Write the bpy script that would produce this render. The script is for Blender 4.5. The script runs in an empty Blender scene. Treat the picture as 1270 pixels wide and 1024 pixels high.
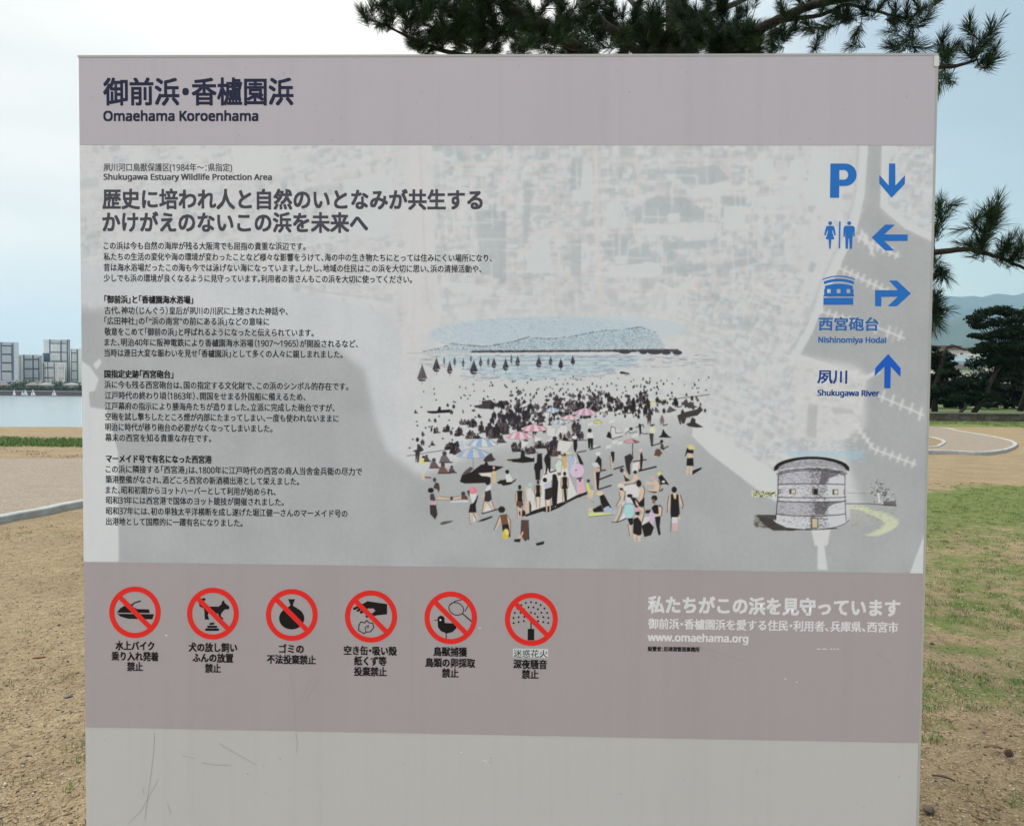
import bpy, bmesh, math, random
import numpy as np
from mathutils import Vector, Matrix, noise

random.seed(7)
rng = np.random.default_rng(11)
SC = bpy.context.scene
COL = SC.collection
R = math.radians

# ------------------------------------------------------------------ camera
EYE = 1.55
F, PITCH, ROLL = 884.7, -0.030, 0.0082
_fw = np.array([0, math.cos(PITCH), math.sin(PITCH)])
_up = np.array([0, -math.sin(PITCH), math.cos(PITCH)])
_rt = np.array([1.0, 0, 0])
RIGHT = math.cos(ROLL) * _rt + math.sin(ROLL) * _up
UP = -math.sin(ROLL) * _rt + math.cos(ROLL) * _up
cam = bpy.data.cameras.new('camera')
cam.sensor_width = 36
cam.lens = 36 * F / 1270
cam.clip_start = 0.05
cam.clip_end = 30000
camo = bpy.data.objects.new('camera', cam)
COL.objects.link(camo)
camo.matrix_world = Matrix(((RIGHT[0], UP[0], -_fw[0], 0), (RIGHT[1], UP[1], -_fw[1], 0),
                            (RIGHT[2], UP[2], -_fw[2], EYE), (0, 0, 0, 1)))
SC.camera = camo

# ------------------------------------------------------------------ light
SUN_AZ, SUN_EL = R(-32), R(52)          # azimuth from +Y towards +X
w = bpy.data.worlds.new('World'); SC.world = w; w.use_nodes = True
nt = w.node_tree; nt.nodes.clear()
N = lambda t, **k: _n(nt, t, **k)
def _n(tree, t, **k):
    n = tree.nodes.new(t)
    for a, b in k.items():
        if hasattr(n, a): setattr(n, a, b)
    return n
out = N('ShaderNodeOutputWorld'); bg = N('ShaderNodeBackground'); bg.inputs[1].default_value = 0.1
sky = N('ShaderNodeTexSky', sky_type='NISHITA', sun_disc=False)
sky.sun_elevation = SUN_EL; sky.sun_rotation = SUN_AZ; sky.air_density = 1.0; sky.dust_density = 1.5
tc = N('ShaderNodeTexCoord')
mp = N('ShaderNodeMapping'); mp.inputs['Scale'].default_value = (1.0, 1.0, 3.4)
no = N('ShaderNodeTexNoise'); no.inputs['Scale'].default_value = 2.1; no.inputs['Detail'].default_value = 6; no.inputs['Roughness'].default_value = .5
sep = N('ShaderNodeSeparateXYZ')
bias = N('ShaderNodeMath', operation='MULTIPLY_ADD'); bias.inputs[1].default_value = -0.95; bias.inputs[2].default_value = 0.36
add = N('ShaderNodeMath', operation='ADD')
ramp = N('ShaderNodeMapRange', interpolation_type='SMOOTHSTEP')
ramp.inputs['From Min'].default_value = 0.22; ramp.inputs['From Max'].default_value = 0.95
ramp.inputs['To Min'].default_value = 0.08; ramp.inputs['To Max'].default_value = 0.97
mix = N('ShaderNodeMixRGB')
n2 = N('ShaderNodeTexNoise'); n2.inputs['Scale'].default_value = 1.9; n2.inputs['Detail'].default_value = 5
cr = N('ShaderNodeMixRGB'); cr.inputs[1].default_value = (6.2, 6.15, 5.85, 1); cr.inputs[2].default_value = (7.6, 7.2, 6.7, 1)
L = nt.links.new
L(tc.outputs['Generated'], mp.inputs[0]); L(mp.outputs[0], no.inputs[0]); L(tc.outputs['Generated'], sep.inputs[0])
L(mp.outputs[0], n2.inputs[0])
L(sep.outputs[0], bias.inputs[0]); L(no.outputs[0], add.inputs[0]); L(bias.outputs[0], add.inputs[1])
L(add.outputs[0], ramp.inputs['Value']); L(ramp.outputs[0], mix.inputs[0])
rs = N('ShaderNodeMapRange'); rs.inputs['From Min'].default_value = .40; rs.inputs['From Max'].default_value = .62
L(n2.outputs[0], rs.inputs['Value']); L(rs.outputs[0], cr.inputs[0])
tint = N('ShaderNodeMixRGB', blend_type='MULTIPLY'); tint.inputs[0].default_value = 1; tint.inputs[2].default_value = (1.25, 1.15, .88, 1)
L(sky.outputs[0], tint.inputs[1]); L(tint.outputs[0], mix.inputs[1]); L(cr.outputs[0], mix.inputs[2])
zen = N('ShaderNodeMapRange', interpolation_type='SMOOTHSTEP'); zen.inputs[1].default_value = .3; zen.inputs[2].default_value = 1.0; zen.inputs[3].default_value = 1.0; zen.inputs[4].default_value = 2.3
zm = N('ShaderNodeVectorMath', operation='SCALE'); L(sep.outputs[2], zen.inputs[0]); L(mix.outputs[0], zm.inputs[0]); L(zen.outputs[0], zm.inputs['Scale'])   # an overcast sky is brighter overhead
L(zm.outputs[0], bg.inputs[0]); L(bg.outputs[0], out.inputs[0])

sl = bpy.data.lights.new('sun', 'SUN'); sl.energy = 1.4; sl.angle = R(10); sl.color = (1, .96, .9)
slo = bpy.data.objects.new('sun', sl); COL.objects.link(slo)
sd = Vector((math.sin(SUN_AZ) * math.cos(SUN_EL), math.cos(SUN_AZ) * math.cos(SUN_EL), math.sin(SUN_EL)))
slo.rotation_euler = sd.to_track_quat('Z', 'Y').to_euler()
slo.location = (0, 0, 30)
SC.view_settings.view_transform = 'Standard'
SC.view_settings.look = 'None'
SC.view_settings.exposure = 0.6
SC.view_settings.gamma = 1
SC.view_settings.use_curve_mapping = False
SC.render.engine = 'CYCLES'
SC.cycles.max_bounces = 6
SC.cycles.volume_bounces = 1
SC.cycles.use_denoising = True

# ------------------------------------------------------------------ helpers
def lin(c):
    c = np.asarray(c, float) / 255
    return np.where(c <= .04045, c / 12.92, ((c + .055) / 1.055) ** 2.4)
def enc(c):
    c = np.clip(c, 0, 1)
    return np.where(c <= .0031308, c * 12.92, 1.055 * c ** (1 / 2.4) - .055)

def ray(px, py):
    px = np.asarray(px, float); py = np.asarray(py, float)
    return _fw + ((px - 635) / F)[..., None] * RIGHT + ((512 - py) / F)[..., None] * UP
def ground(px, py, z=0.0):               # the place on the level z seen at a photo position
    d = ray(px, py); t = (z - EYE) / d[..., 2]
    return np.array([0, 0, EYE]) + d * t[..., None]
def at(px, py, Y):                       # the place at forward distance Y
    d = ray(px, py); return np.array([0, 0, EYE]) + d * (Y / d[..., 1])[..., None]

def props(o, label=None, cat=None, group=None, kind=None):
    if label: o['label'] = label
    if cat: o['category'] = cat
    if group: o['group'] = group
    if kind: o['kind'] = kind
    return o
def empty(name, loc=(0, 0, 0), **k):
    o = bpy.data.objects.new(name, None); o.location = loc; o.empty_display_size = .1
    COL.objects.link(o); return props(o, **k)
def link(name, me, mats=None, parent=None, smooth=False, loc=None, **k):
    o = bpy.data.objects.new(name, me); COL.objects.link(o)
    if mats is not None and not me.materials:
        for m in (mats if isinstance(mats, (list, tuple)) else [mats]): me.materials.append(m)
    if parent is not None:
        o.parent = parent
        if loc is None: o.matrix_parent_inverse = Matrix.Translation(-parent.matrix_basis.translation) if parent.rotation_euler.z == 0 else parent.matrix_basis.inverted()
    if loc is not None: o.location = loc
    if smooth: me.shade_smooth()
    return props(o, **k)
def mesh(name, V, Fc, idx=None):
    me = bpy.data.meshes.new(name)
    me.from_pydata([tuple(v) for v in V], [], [tuple(f) for f in Fc])
    if idx is not None: me.polygons.foreach_set('material_index', list(idx))
    me.update(); return me
def fastmesh(name, V, T):                # V Nx3, T Mx3 triangles
    V = np.ascontiguousarray(V, dtype=np.float32); T = np.ascontiguousarray(T, dtype=np.int32)
    me = bpy.data.meshes.new(name); k = T.shape[1]
    me.vertices.add(len(V)); me.vertices.foreach_set('co', V.ravel())
    me.loops.add(T.size); me.loops.foreach_set('vertex_index', T.ravel())
    me.polygons.add(len(T)); me.polygons.foreach_set('loop_start', np.arange(0, T.size, k, dtype=np.int32))
    me.polygons.foreach_set('loop_total', np.full(len(T), k, dtype=np.int32))
    me.update(calc_edges=True); return me

class MB:                                # collects shapes into one mesh
    def __init__(s): s.V = []; s.F = []; s.I = []
    def add(s, V, Fc, m=0):
        b = len(s.V); s.V += [tuple(v) for v in V]; s.F += [tuple(i + b for i in f) for f in Fc]; s.I += [m] * len(Fc)
    def box(s, a, b, m=0):
        x0, y0, z0 = a; x1, y1, z1 = b
        s.add([(x0, y0, z0), (x1, y0, z0), (x1, y1, z0), (x0, y1, z0), (x0, y0, z1), (x1, y0, z1), (x1, y1, z1), (x0, y1, z1)],
              [(0, 3, 2, 1), (4, 5, 6, 7), (0, 1, 5, 4), (1, 2, 6, 5), (2, 3, 7, 6), (3, 0, 4, 7)], m)
    def tube(s, pts, rad, n=6, m=0, cap=True):
        pts = [Vector(p) for p in pts]
        if not isinstance(rad, (list, tuple)): rad = [rad] * len(pts)
        V = []; Fc = []
        ref = Vector((0, 0, 1))
        for i, p in enumerate(pts):
            t = (pts[min(i + 1, len(pts) - 1)] - pts[max(i - 1, 0)]).normalized()
            if abs(t.dot(ref)) > .95: ref = Vector((1, 0, 0))
            u = t.cross(ref).normalized(); v = t.cross(u)
            ref = -v
            for k in range(n):
                a = 2 * math.pi * k / n
                V.append(p + (u * math.cos(a) + v * math.sin(a)) * rad[i])
        for i in range(len(pts) - 1):
            for k in range(n):
                Fc.append((i * n + k, i * n + (k + 1) % n, (i + 1) * n + (k + 1) % n, (i + 1) * n + k))
        if cap:
            Fc.append(tuple(range(n - 1, -1, -1))); Fc.append(tuple((len(pts) - 1) * n + k for k in range(n)))
        s.add(V, Fc, m)
    def ball(s, c, r, m=0, seg=8, rings=5, jit=0):
        V = []; Fc = []; c = Vector(c); r = r if isinstance(r, (tuple, list)) else (r, r, r)
        for i in range(rings + 1):
            th = math.pi * i / rings
            for k in range(seg):
                a = 2 * math.pi * k / seg; j = 1 + jit * random.uniform(-1, 1)
                V.append(c + Vector((r[0] * math.sin(th) * math.cos(a), r[1] * math.sin(th) * math.sin(a), r[2] * math.cos(th))) * j)
        for i in range(rings):
            for k in range(seg): Fc.append((i * seg + k, (i + 1) * seg + k, (i + 1) * seg + (k + 1) % seg, i * seg + (k + 1) % seg))
        s.add(V, Fc, m)
    def build(s, name, mats, parent=None, smooth=False, **k):
        me = mesh(name, s.V, s.F, s.I); return link(name, me, mats, parent, smooth, **k)

def material(name, col, rough=.7, col2=None, scale=5, detail=4, bump=0, bscale=None, spec=.5, ratio=.5, coord='Object', stretch=None, bdist=.01, contrast=.2):
    m = bpy.data.materials.new(name); m.use_nodes = True; t = m.node_tree
    b = t.nodes['Principled BSDF']; b.inputs['Roughness'].default_value = rough
    b.inputs['Specular IOR Level'].default_value = spec
    c1 = (*col, 1)
    b.inputs['Base Color'].default_value = c1
    if col2 is not None or bump:
        co = t.nodes.new('ShaderNodeTexCoord'); src = co.outputs[coord]
        if stretch:
            mpp = t.nodes.new('ShaderNodeMapping'); mpp.inputs['Scale'].default_value = stretch
            t.links.new(src, mpp.inputs[0]); src = mpp.outputs[0]
    if col2 is not None:
        n = t.nodes.new('ShaderNodeTexNoise'); n.inputs['Scale'].default_value = scale; n.inputs['Detail'].default_value = detail; n.inputs['Roughness'].default_value = .65
        t.links.new(src, n.inputs[0])
        r = t.nodes.new('ShaderNodeMapRange'); r.inputs['From Min'].default_value = ratio - contrast; r.inputs['From Max'].default_value = ratio + contrast
        x = t.nodes.new('ShaderNodeMixRGB'); x.inputs[1].default_value = c1; x.inputs[2].default_value = (*col2, 1)
        t.links.new(n.outputs[0], r.inputs['Value']); t.links.new(r.outputs[0], x.inputs[0]); t.links.new(x.outputs[0], b.inputs['Base Color'])
    if bump:
        n = t.nodes.new('ShaderNodeTexNoise'); n.inputs['Scale'].default_value = bscale or scale * 2; n.inputs['Detail'].default_value = 5
        t.links.new(src, n.inputs[0])
        u = t.nodes.new('ShaderNodeBump'); u.inputs['Strength'].default_value = bump; u.inputs['Distance'].default_value = bdist
        t.links.new(n.outputs[0], u.inputs['Height']); t.links.new(u.outputs[0], b.inputs['Normal'])
    return m
# ------------------------------------------------------------------ the sign's frame of reference
SW = 1.8                                  # board width in metres
YAW, SX0, SY0 = -0.0224, -0.9264, 1.5343
SU = np.array([math.cos(YAW), math.sin(YAW), 0.0]); SN = np.array([math.sin(YAW), -math.cos(YAW), 0.0])
SO = np.array([SX0, SY0, EYE])
ZT, Z1, Z2, Z3 = .7033, .5156, -.3756, -.7374      # band limits relative to the eye
def S(px, py):                            # photo position -> (along the board, height) in metres
    d = ray(px, py)
    t = (SO - np.array([0, 0, EYE])) @ SN / (d @ SN)
    P = d * t[..., None]
    q = P - (SO - np.array([0, 0, EYE]))
    return np.stack([q @ SU, P[..., 2]], -1)

sign = empty('information_sign', (0, 0, 0), label='large grey lilac information board with aerial map print, Japanese text and beach drawing', cat='sign')
sign.location = (SX0, SY0, 0)
sign.rotation_euler = (0, 0, YAW)
# local frame of the sign: x along the board, -y towards the viewer, z up from the ground
def sheet(name, V, Fc, m, parent, z=0.0, **k):
    """V: (s, height rel. eye) pairs, put z metres in front of the board's face"""
    me = mesh(name, [(a, -z, b + EYE) for a, b in V], Fc)
    o = bpy.data.objects.new(name, me); COL.objects.link(o); me.materials.append(m); o.parent = parent
    return props(o, **k)

K = np.array([.655, .662, .630])      # light falling on the board: photo value = K * pigment
def pig(c, k=K):
    v = lin(c) / k; v = v * (.95 / max(.95, v.max())); return tuple(float(q) for q in np.maximum(v, .004))

def board_mat(name, c, vary=.03, rough=.42, streak=True):
    m = bpy.data.materials.new(name); m.use_nodes = True; t = m.node_tree; b = t.nodes['Principled BSDF']
    b.inputs['Roughness'].default_value = rough; b.inputs['Specular IOR Level'].default_value = .35
    co = t.nodes.new('ShaderNodeTexCoord')
    base = t.nodes.new('ShaderNodeRGB'); base.outputs[0].default_value = (*c, 1)
    cur = base.outputs[0]
    def layer(scale, vec, lo, hi, f, dark):
        nonlocal cur
        mpp = t.nodes.new('ShaderNodeMapping'); mpp.inputs['Scale'].default_value = vec
        n = t.nodes.new('ShaderNodeTexNoise'); n.inputs['Scale'].default_value = scale; n.inputs['Detail'].default_value = 5
        r = t.nodes.new('ShaderNodeMapRange'); r.inputs['From Min'].default_value = lo; r.inputs['From Max'].default_value = hi
        r.inputs['To Max'].default_value = f
        x = t.nodes.new('ShaderNodeMixRGB'); x.blend_type = 'MULTIPLY'; x.inputs[2].default_value = (*dark, 1)
        t.links.new(co.outputs['Object'], mpp.inputs[0]); t.links.new(mpp.outputs[0], n.inputs[0]); t.links.new(n.outputs[0], r.inputs['Value'])
        t.links.new(r.outputs[0], x.inputs[0]); t.links.new(cur, x.inputs[1]); cur = x.outputs[0]
    layer(1.2, (1, 1, 1), .3, .7, vary * 2, (.8, .82, .84))
    layer(6, (6, 1, .25), .52, .78, vary * 4, (.62, .62, .62)); layer(1.6, (4, 1, .35), .5, .72, vary * 5, (.80, .80, .81))      # fine and broad vertical streaks
    layer(60, (1, 1, 1), .35, .7, vary * 1.3, (.72, .72, .72))
    layer(160, (1, 1, 1), .70, .76, .5, (.45, .44, .42))            # specks of dirt
    t.links.new(cur, b.inputs['Base Color'])
    n = t.nodes.new('ShaderNodeTexNoise'); n.inputs['Scale'].default_value = 5
    t.links.new(co.outputs['Object'], n.inputs[0])
    u = t.nodes.new('ShaderNodeBump'); u.inputs['Strength'].default_value = .12; u.inputs['Distance'].default_value = .004
    t.links.new(n.outputs[0], u.inputs['Height']); t.links.new(u.outputs[0], b.inputs['Normal'])
    return m
M_base = board_mat('sign_white_metal', pig((176, 176, 173)), .03)
M_head = board_mat('sign_lilac_band', pig((170, 166, 172)), .03)
M_note = board_mat('sign_mauve_band', pig((156, 149, 150)), .03)
M_edge = material('sign_edge_metal', (.5, .5, .5), .4)
M_edge_hi = material('sign_edge_highlight_return', (.5, .505, .5), .4)
M_seam = material('sign_seam', (.12, .12, .12), .6)

# body of the board: a hollow steel box standing on the ground
bmb = bmesh.new()
bmesh.ops.create_cube(bmb, size=1)
top = ZT + EYE
bmesh.ops.scale(bmb, vec=(SW, .16, top + .02), verts=bmb.verts)
bmesh.ops.translate(bmb, vec=(SW / 2, .08, (top - .02) / 2), verts=bmb.verts)
bmesh.ops.bevel(bmb, geom=list(bmb.edges), offset=.0022, segments=2, affect='EDGES')
me = bpy.data.meshes.new('board'); bmb.to_mesh(me); bmb.free(); me.materials.append(M_base)
o = bpy.data.objects.new('board', me); COL.objects.link(o); o.parent = sign

def quad(a0, a1, b0, b1): return [(a0, b0), (a1, b0), (a1, b1), (a0, b1)]
def band(name, b0, b1, m, th=.0008, **k):
    me = mesh(name, [(.002, 0, b0 + EYE), (SW - .002, 0, b0 + EYE), (SW - .002, 0, b1 + EYE), (.002, 0, b1 + EYE),
                     (.002, -th, b0 + EYE), (SW - .002, -th, b0 + EYE), (SW - .002, -th, b1 + EYE), (.002, -th, b1 + EYE)],
              [(4, 5, 6, 7), (0, 4, 7, 3), (1, 2, 6, 5), (3, 7, 6, 2), (0, 1, 5, 4)])
    o = bpy.data.objects.new(name, me); COL.objects.link(o); me.materials.append(m); o.parent = sign
    return props(o, **k)
header = band('header_band', Z1 + .0008, ZT - .003, M_head)
notice = band('notice_band', Z3, Z2 - .0012, M_note)
# pale strips: the top edge's highlight put in as colour, the right edge return
mb = MB(); mb.box((0, -.0016, top - .004), (SW, .0, top + .0005)); mb.box((SW - .004, -.0016, .0), (SW + .0005, 0, top - .004))
me = mesh('edge_highlight_return', mb.V, mb.F); o = bpy.data.objects.new('edge_highlight_return', me); COL.objects.link(o); me.materials.append(M_edge_hi); o.parent = sign
# white tape patch at the upper right corner
a = S(1158, 70); b = S(1163.5, 83)
mb = MB(); mb.box((a[0], -.0026, b[1] + EYE), (SW + .001, -.0017, a[1] + EYE))
me = mesh('tape_patch', mb.V, mb.F); o = bpy.data.objects.new('tape_patch', me); COL.objects.link(o); me.materials.append(material('white_tape', (.8, .82, .8), .5)); o.parent = sign

# ------------------------------------------------------------------ painter of the printed picture
IW, IH = 2160, 1070
IMG = np.zeros((IH, IW, 3))
def ip(pts):
    pts = np.asarray(pts, float).reshape(-1, 2)
    q = S(pts[:, 0], pts[:, 1])
    return np.stack([q[:, 0] / SW * IW, (Z1 - q[:, 1]) / (Z1 - Z2) * IH], -1)
class Ctx:
    ox, oy, s = 0.0, 0.0, 1.0
def Z(ox, oy, s): Ctx.ox, Ctx.oy, Ctx.s = ox, oy, s
def _pp(pts):
    p = np.asarray(pts, float).reshape(-1, 2)
    return p / Ctx.s + (Ctx.ox, Ctx.oy)
def fillpx(q, col, a=1.0):
    x0 = max(int(q[:, 0].min()) - 1, 0); x1 = min(int(q[:, 0].max()) + 2, IW)
    y0 = max(int(q[:, 1].min()) - 1, 0); y1 = min(int(q[:, 1].max()) + 2, IH)
    if x1 <= x0 or y1 <= y0: return
    ss = 3 if (x1 - x0) * (y1 - y0) < 20000 else 1
    ys = (np.arange((y1 - y0) * ss) + .5) / ss + y0; xs = (np.arange((x1 - x0) * ss) + .5) / ss + x0
    ins = np.zeros((len(ys), len(xs)), bool)
    n = len(q)
    for i in range(n):
        ax, ay = q[i]; bx, by = q[(i + 1) % n]
        if ay == by: continue
        if ay > by: ax, ay, bx, by = bx, by, ax, ay
        r0, r1 = np.searchsorted(ys, (ay, by))
        if r1 <= r0: continue
        xi = ax + (ys[r0:r1] - ay) / (by - ay) * (bx - ax)
        ins[r0:r1] ^= xs[None, :] > xi[:, None]
    cov = ins.reshape(y1 - y0, ss, x1 - x0, ss).mean((1, 3)) * a
    sub = IMG[y0:y1, x0:x1]
    sub += cov[..., None] * (np.asarray(col, float) - sub)
def P(col, *pts, a=1.0): fillpx(ip(_pp(pts)), col, a)
def E(col, cx, cy, rx, ry=None, rot=0, a=1.0, n=14):
    ry = rx if ry is None else ry
    t = np.linspace(0, 2 * np.pi, n, endpoint=False); c, s = math.cos(rot), math.sin(rot)
    x = rx * np.cos(t); y = ry * np.sin(t)
    fillpx(ip(_pp(np.stack([cx + x * c - y * s, cy + x * s + y * c], -1))), col, a)
def Ln(col, wd, *pts, a=1.0):
    q = ip(_pp(pts)); wd = wd / Ctx.s * 2.02
    for i in range(len(q) - 1):
        d = q[i + 1] - q[i]; l = math.hypot(*d)
        if l < 1e-6: continue
        nrm = np.array([-d[1], d[0]]) / l * wd / 2; e = d / l * wd * .2
        fillpx(np.array([q[i] + nrm - e, q[i + 1] + nrm + e, q[i + 1] - nrm + e, q[i] - nrm - e]), col, a)
def blur(im, r):
    k = np.exp(-np.arange(-3 * r, 3 * r + 1) ** 2 / (2 * r * r)); k /= k.sum(); h = len(k) // 2
    p = np.pad(im, ((h, h), (0, 0), (0, 0)), 'edge'); im = sum(k[i] * p[i:i + im.shape[0]] for i in range(len(k)))
    p = np.pad(im, ((0, 0), (h, h), (0, 0)), 'edge'); return sum(k[i] * p[:, i:i + im.shape[1]] for i in range(len(k)))
# ---- the aerial photograph (photo sRGB values; pigments are worked out afterwards)
IMG[:] = (193, 194, 199)
pr = np.random.default_rng(5)
LIGHT, MID, DARK, PINK, SEA = (200, 203, 205), (186, 188, 192), (172, 178, 184), (193, 191, 193), (166, 169, 173)
Z(0, 0, 1)
def city(x0, y0, x1, y1, ang, n, sz, dark=.45):
    c, s = math.cos(ang), math.sin(ang)
    for _ in range(n):
        x = pr.uniform(x0, x1); y = pr.uniform(y0, y1); wv = sz * pr.uniform(.35, 1.5); hv = sz * pr.uniform(.25, .9)
        if pr.random() < .5: wv, hv = hv, wv
        t = pr.random()
        col = DARK if t < dark * .6 else (178, 182, 187) if t < dark else (LIGHT if t < dark + .22 else PINK)
        col = np.array(col) + pr.uniform(-5, 5)
        q = [(x + u * wv / 2 * c - v * hv / 2 * s, y + u * wv / 2 * s + v * hv / 2 * c) for u, v in ((-1, -1), (1, -1), (1, 1), (-1, 1))]
        P(col, *sum(q, ()), a=pr.uniform(.32, .66))
city(97, 178, 500, 400, -.16, 1100, 11, .34); city(97, 178, 500, 380, -.16, 300, 6, .4)
city(540, 178, 960, 420, 0.02, 2300, 12, .55); city(540, 178, 1080, 300, 0.0, 500, 9, .5); city(540, 200, 1000, 430, 0.03, 700, 8, .5)
city(800, 330, 1010, 620, .38, 1300, 10, .45); city(790, 330, 1010, 640, .38, 500, 7, .5)
city(1090, 178, 1165, 300, 0, 260, 9, .5); city(1090, 178, 1165, 290, 0, 90, 6, .5)
def roof(x, y, w_, h_, ang, col):          # a roof with its dark side on the lower right, as photographed from the air
    c, s = math.cos(ang), math.sin(ang); q = [(x + u * w_ * c - v * h_ * s, y + u * w_ * s + v * h_ * c) for u, v in ((0, 0), (1, 0), (1, 1), (0, 1))]
    P((158, 168, 176), *sum([(a + .9, b + 1.2) for a, b in q], ()), a=.55); P(col, *sum(q, ()), a=.6)
for (x0, y0, x1, y1, ang, n) in ((545, 185, 980, 400, .02, 300), (110, 185, 495, 330, -.16, 90), (810, 340, 985, 590, .38, 170), (1100, 185, 1158, 275, .02, 40)):
    for _ in range(n): roof(pr.uniform(x0, x1), pr.uniform(y0, y1), pr.uniform(5, 13), pr.uniform(4, 8), ang, np.array([(201, 206, 211), (193, 192, 197), (206, 210, 214)][pr.integers(3)]) + pr.uniform(-3, 3))
# avenues
P((197, 195, 199), 505, 180, 535, 180, 543, 400, 480, 470, 500, 400, a=.85)
Ln((178, 182, 188), 1.6, 521, 180, 526, 300, 530, 370, 536, 385, a=.7); Ln((206, 210, 215), 3, 512, 180, 512, 300, 508, 400, a=.6)
Ln((205, 210, 214), 3, 534, 180, 537, 300, 545, 395, a=.6)
Ln((196, 191, 194), 7, 738, 180, 741, 300, 745, 390, a=.8)
Ln((198, 194, 197), 5, 540, 250, 740, 248, 990, 240, a=.5)
for yy, sl_ in ((205, -.02), (290, -.01), (330, .05), (352, .03)):
    Ln((197, 193, 196), 4, 545, yy, 960, yy + 415 * sl_, a=.6)
for xx in (585, 625, 690, 790, 860, 905):
    Ln((197, 193, 196), 3.4, xx, 182, xx + 4, 380, a=.6)
# left: streets and blocks
for k in range(9):
    Ln((200, 199, 203), 3.5, 97, 235 + k * 22, 505, 165 + k * 24, a=.55)
P(LIGHT, 288, 182, 350, 182, 344, 215, 292, 222, a=.8); P((208, 214, 219), 425, 224, 484, 220, 484, 292, 430, 285, a=.8)
P(DARK, 97, 222, 122, 220, 124, 232, 97, 236, a=.4); P(DARK, 97, 300, 122, 296, 122, 318, 97, 322, a=.4)
P(DARK, 378, 232, 428, 226, 430, 240, 380, 246, a=.35); P(LIGHT, 166, 184, 178, 184, 178, 200, 168, 200, a=.7)
P((178, 184, 188), 530, 205, 560, 203, 558, 228, 534, 232, a=.4)
# broad dark buildings and pale roofs of the middle
for q in ((709, 195, 723, 195, 720, 232, 706, 238), (620, 262, 628, 262, 628, 350, 620, 352), (650, 228, 660, 226, 655, 300, 648, 310),
          (836, 212, 888, 204, 905, 222, 880, 230, 850, 232), (783, 262, 800, 250, 815, 243, 850, 245, 884, 268, 850, 278, 785, 277),
          (742, 300, 780, 296, 776, 322, 760, 328), (780, 310, 800, 303, 815, 322, 780, 329), (822, 300, 875, 298, 876, 308, 822, 310),
          (822, 330, 874, 326, 876, 336, 822, 340), (709, 298, 722, 296, 720, 344, 708, 342), (590, 262, 628, 262, 622, 345, 596, 340),
          (882, 330, 934, 318, 940, 326, 884, 340), (895, 242, 925, 245, 925, 262, 895, 262)):
    P((168, 175, 181), *q, a=.7)
for q in ((723, 204, 734, 203, 735, 248, 710, 249, 711, 237, 722, 236), (800, 279, 890, 276, 886, 295, 802, 291), (757, 331, 818, 326, 819, 342, 757, 344),
          (828, 266, 843, 264, 842, 275, 828, 275), (763, 318, 776, 317, 776, 327, 763, 327), (654, 313, 680, 290, 684, 338, 654, 338), (752, 253, 771, 253, 770, 281, 754, 281),
          (935, 200, 958, 198, 962, 222, 936, 224), (932, 246, 990, 240, 992, 252, 932, 258), (980, 200, 996, 198, 994, 240, 978, 240),
          (556, 350, 612, 358, 610, 366, 556, 358), (853, 236, 905, 226, 905, 242, 860, 246), (898, 256, 926, 256, 922, 285, 898, 285)):
    P((202, 207, 211), *q, a=.8)
P((201, 206, 210), 1007, 187, 1040, 190, 1035, 256, 999, 252)
for _ in range(70):                       # long narrow lanes between the blocks
    x = pr.uniform(545, 960); y = pr.uniform(185, 385); l = pr.uniform(15, 60); Ln((203, 203, 206), 1.6, x, y, x + l, y + l * .02, a=.7)
    x = pr.uniform(545, 960); y = pr.uniform(185, 350); l = pr.uniform(12, 45); Ln((203, 203, 206), 1.6, x, y, x + l * .02, y + l, a=.7)
for _ in range(46):
    x = pr.uniform(805, 985); y = pr.uniform(350, 580); l = pr.uniform(20, 60); Ln((203, 203, 206), 1.8, x, y, x + l * .93, y + l * .37, a=.75); Ln((203, 203, 206), 1.8, x, y, x - l * .3, y + l * .7, a=.7)
# beach belt, foam and the sea
P((189, 192, 199), 97, 325, 150, 335, 240, 345, 330, 352, 420, 372, 478, 388, 500, 420, 490, 500, 500, 600, 470, 620, 440, 440, 300, 420, 97, 372, a=.9)
Ln((178, 182, 188), 3, 340, 345, 400, 362, 480, 372, a=.7)
for k in range(26): Ln(pr.choice([190, 184]) * np.ones(3) + (0, 2, 5), 2, 330 + k * 6, 332 + k * 1.4 + pr.uniform(-8, 8), 338 + k * 6, 336 + k * 1.4 + pr.uniform(-8, 8), a=.6)
keep_ = IMG.copy(); IMG[:] = 0
P((1, 1, 1), 97, 385, 150, 380, 250, 395, 340, 412, 420, 432, 452, 460, 465, 520, 480, 560, 520, 590, 600, 560, 700, 520, 860, 520, 885, 560, 950, 610, 1020, 648, 1075, 640, 1060, 600, 1045, 545, 1072, 530, 1075, 465, 1060, 452, 990, 440,
  1030, 350, 1055, 292, 1069, 255, 1075, 178, 1098, 178, 1096, 250, 1094, 262, 1130, 285, 1170, 305, 1170, 720, 90, 720, a=1)
msk = blur(IMG[::2, ::2], 4).repeat(2, 0).repeat(2, 1)[:IH, :IW]; IMG[:] = keep_ * (1 - msk) + np.array(SEA) * msk
keep_ = IMG.copy(); IMG[:] = 0
P((1, 1, 1), 500, 440, 560, 380, 700, 375, 860, 372, 880, 440, 870, 520, 860, 545, 620, 560, 530, 560, 505, 520)
msk = blur(IMG[::4, ::4], 6).repeat(4, 0).repeat(4, 1)[:IH, :IW] * .6; IMG[:] = keep_ * (1 - msk) + np.array((193, 195, 198)) * msk
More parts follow.
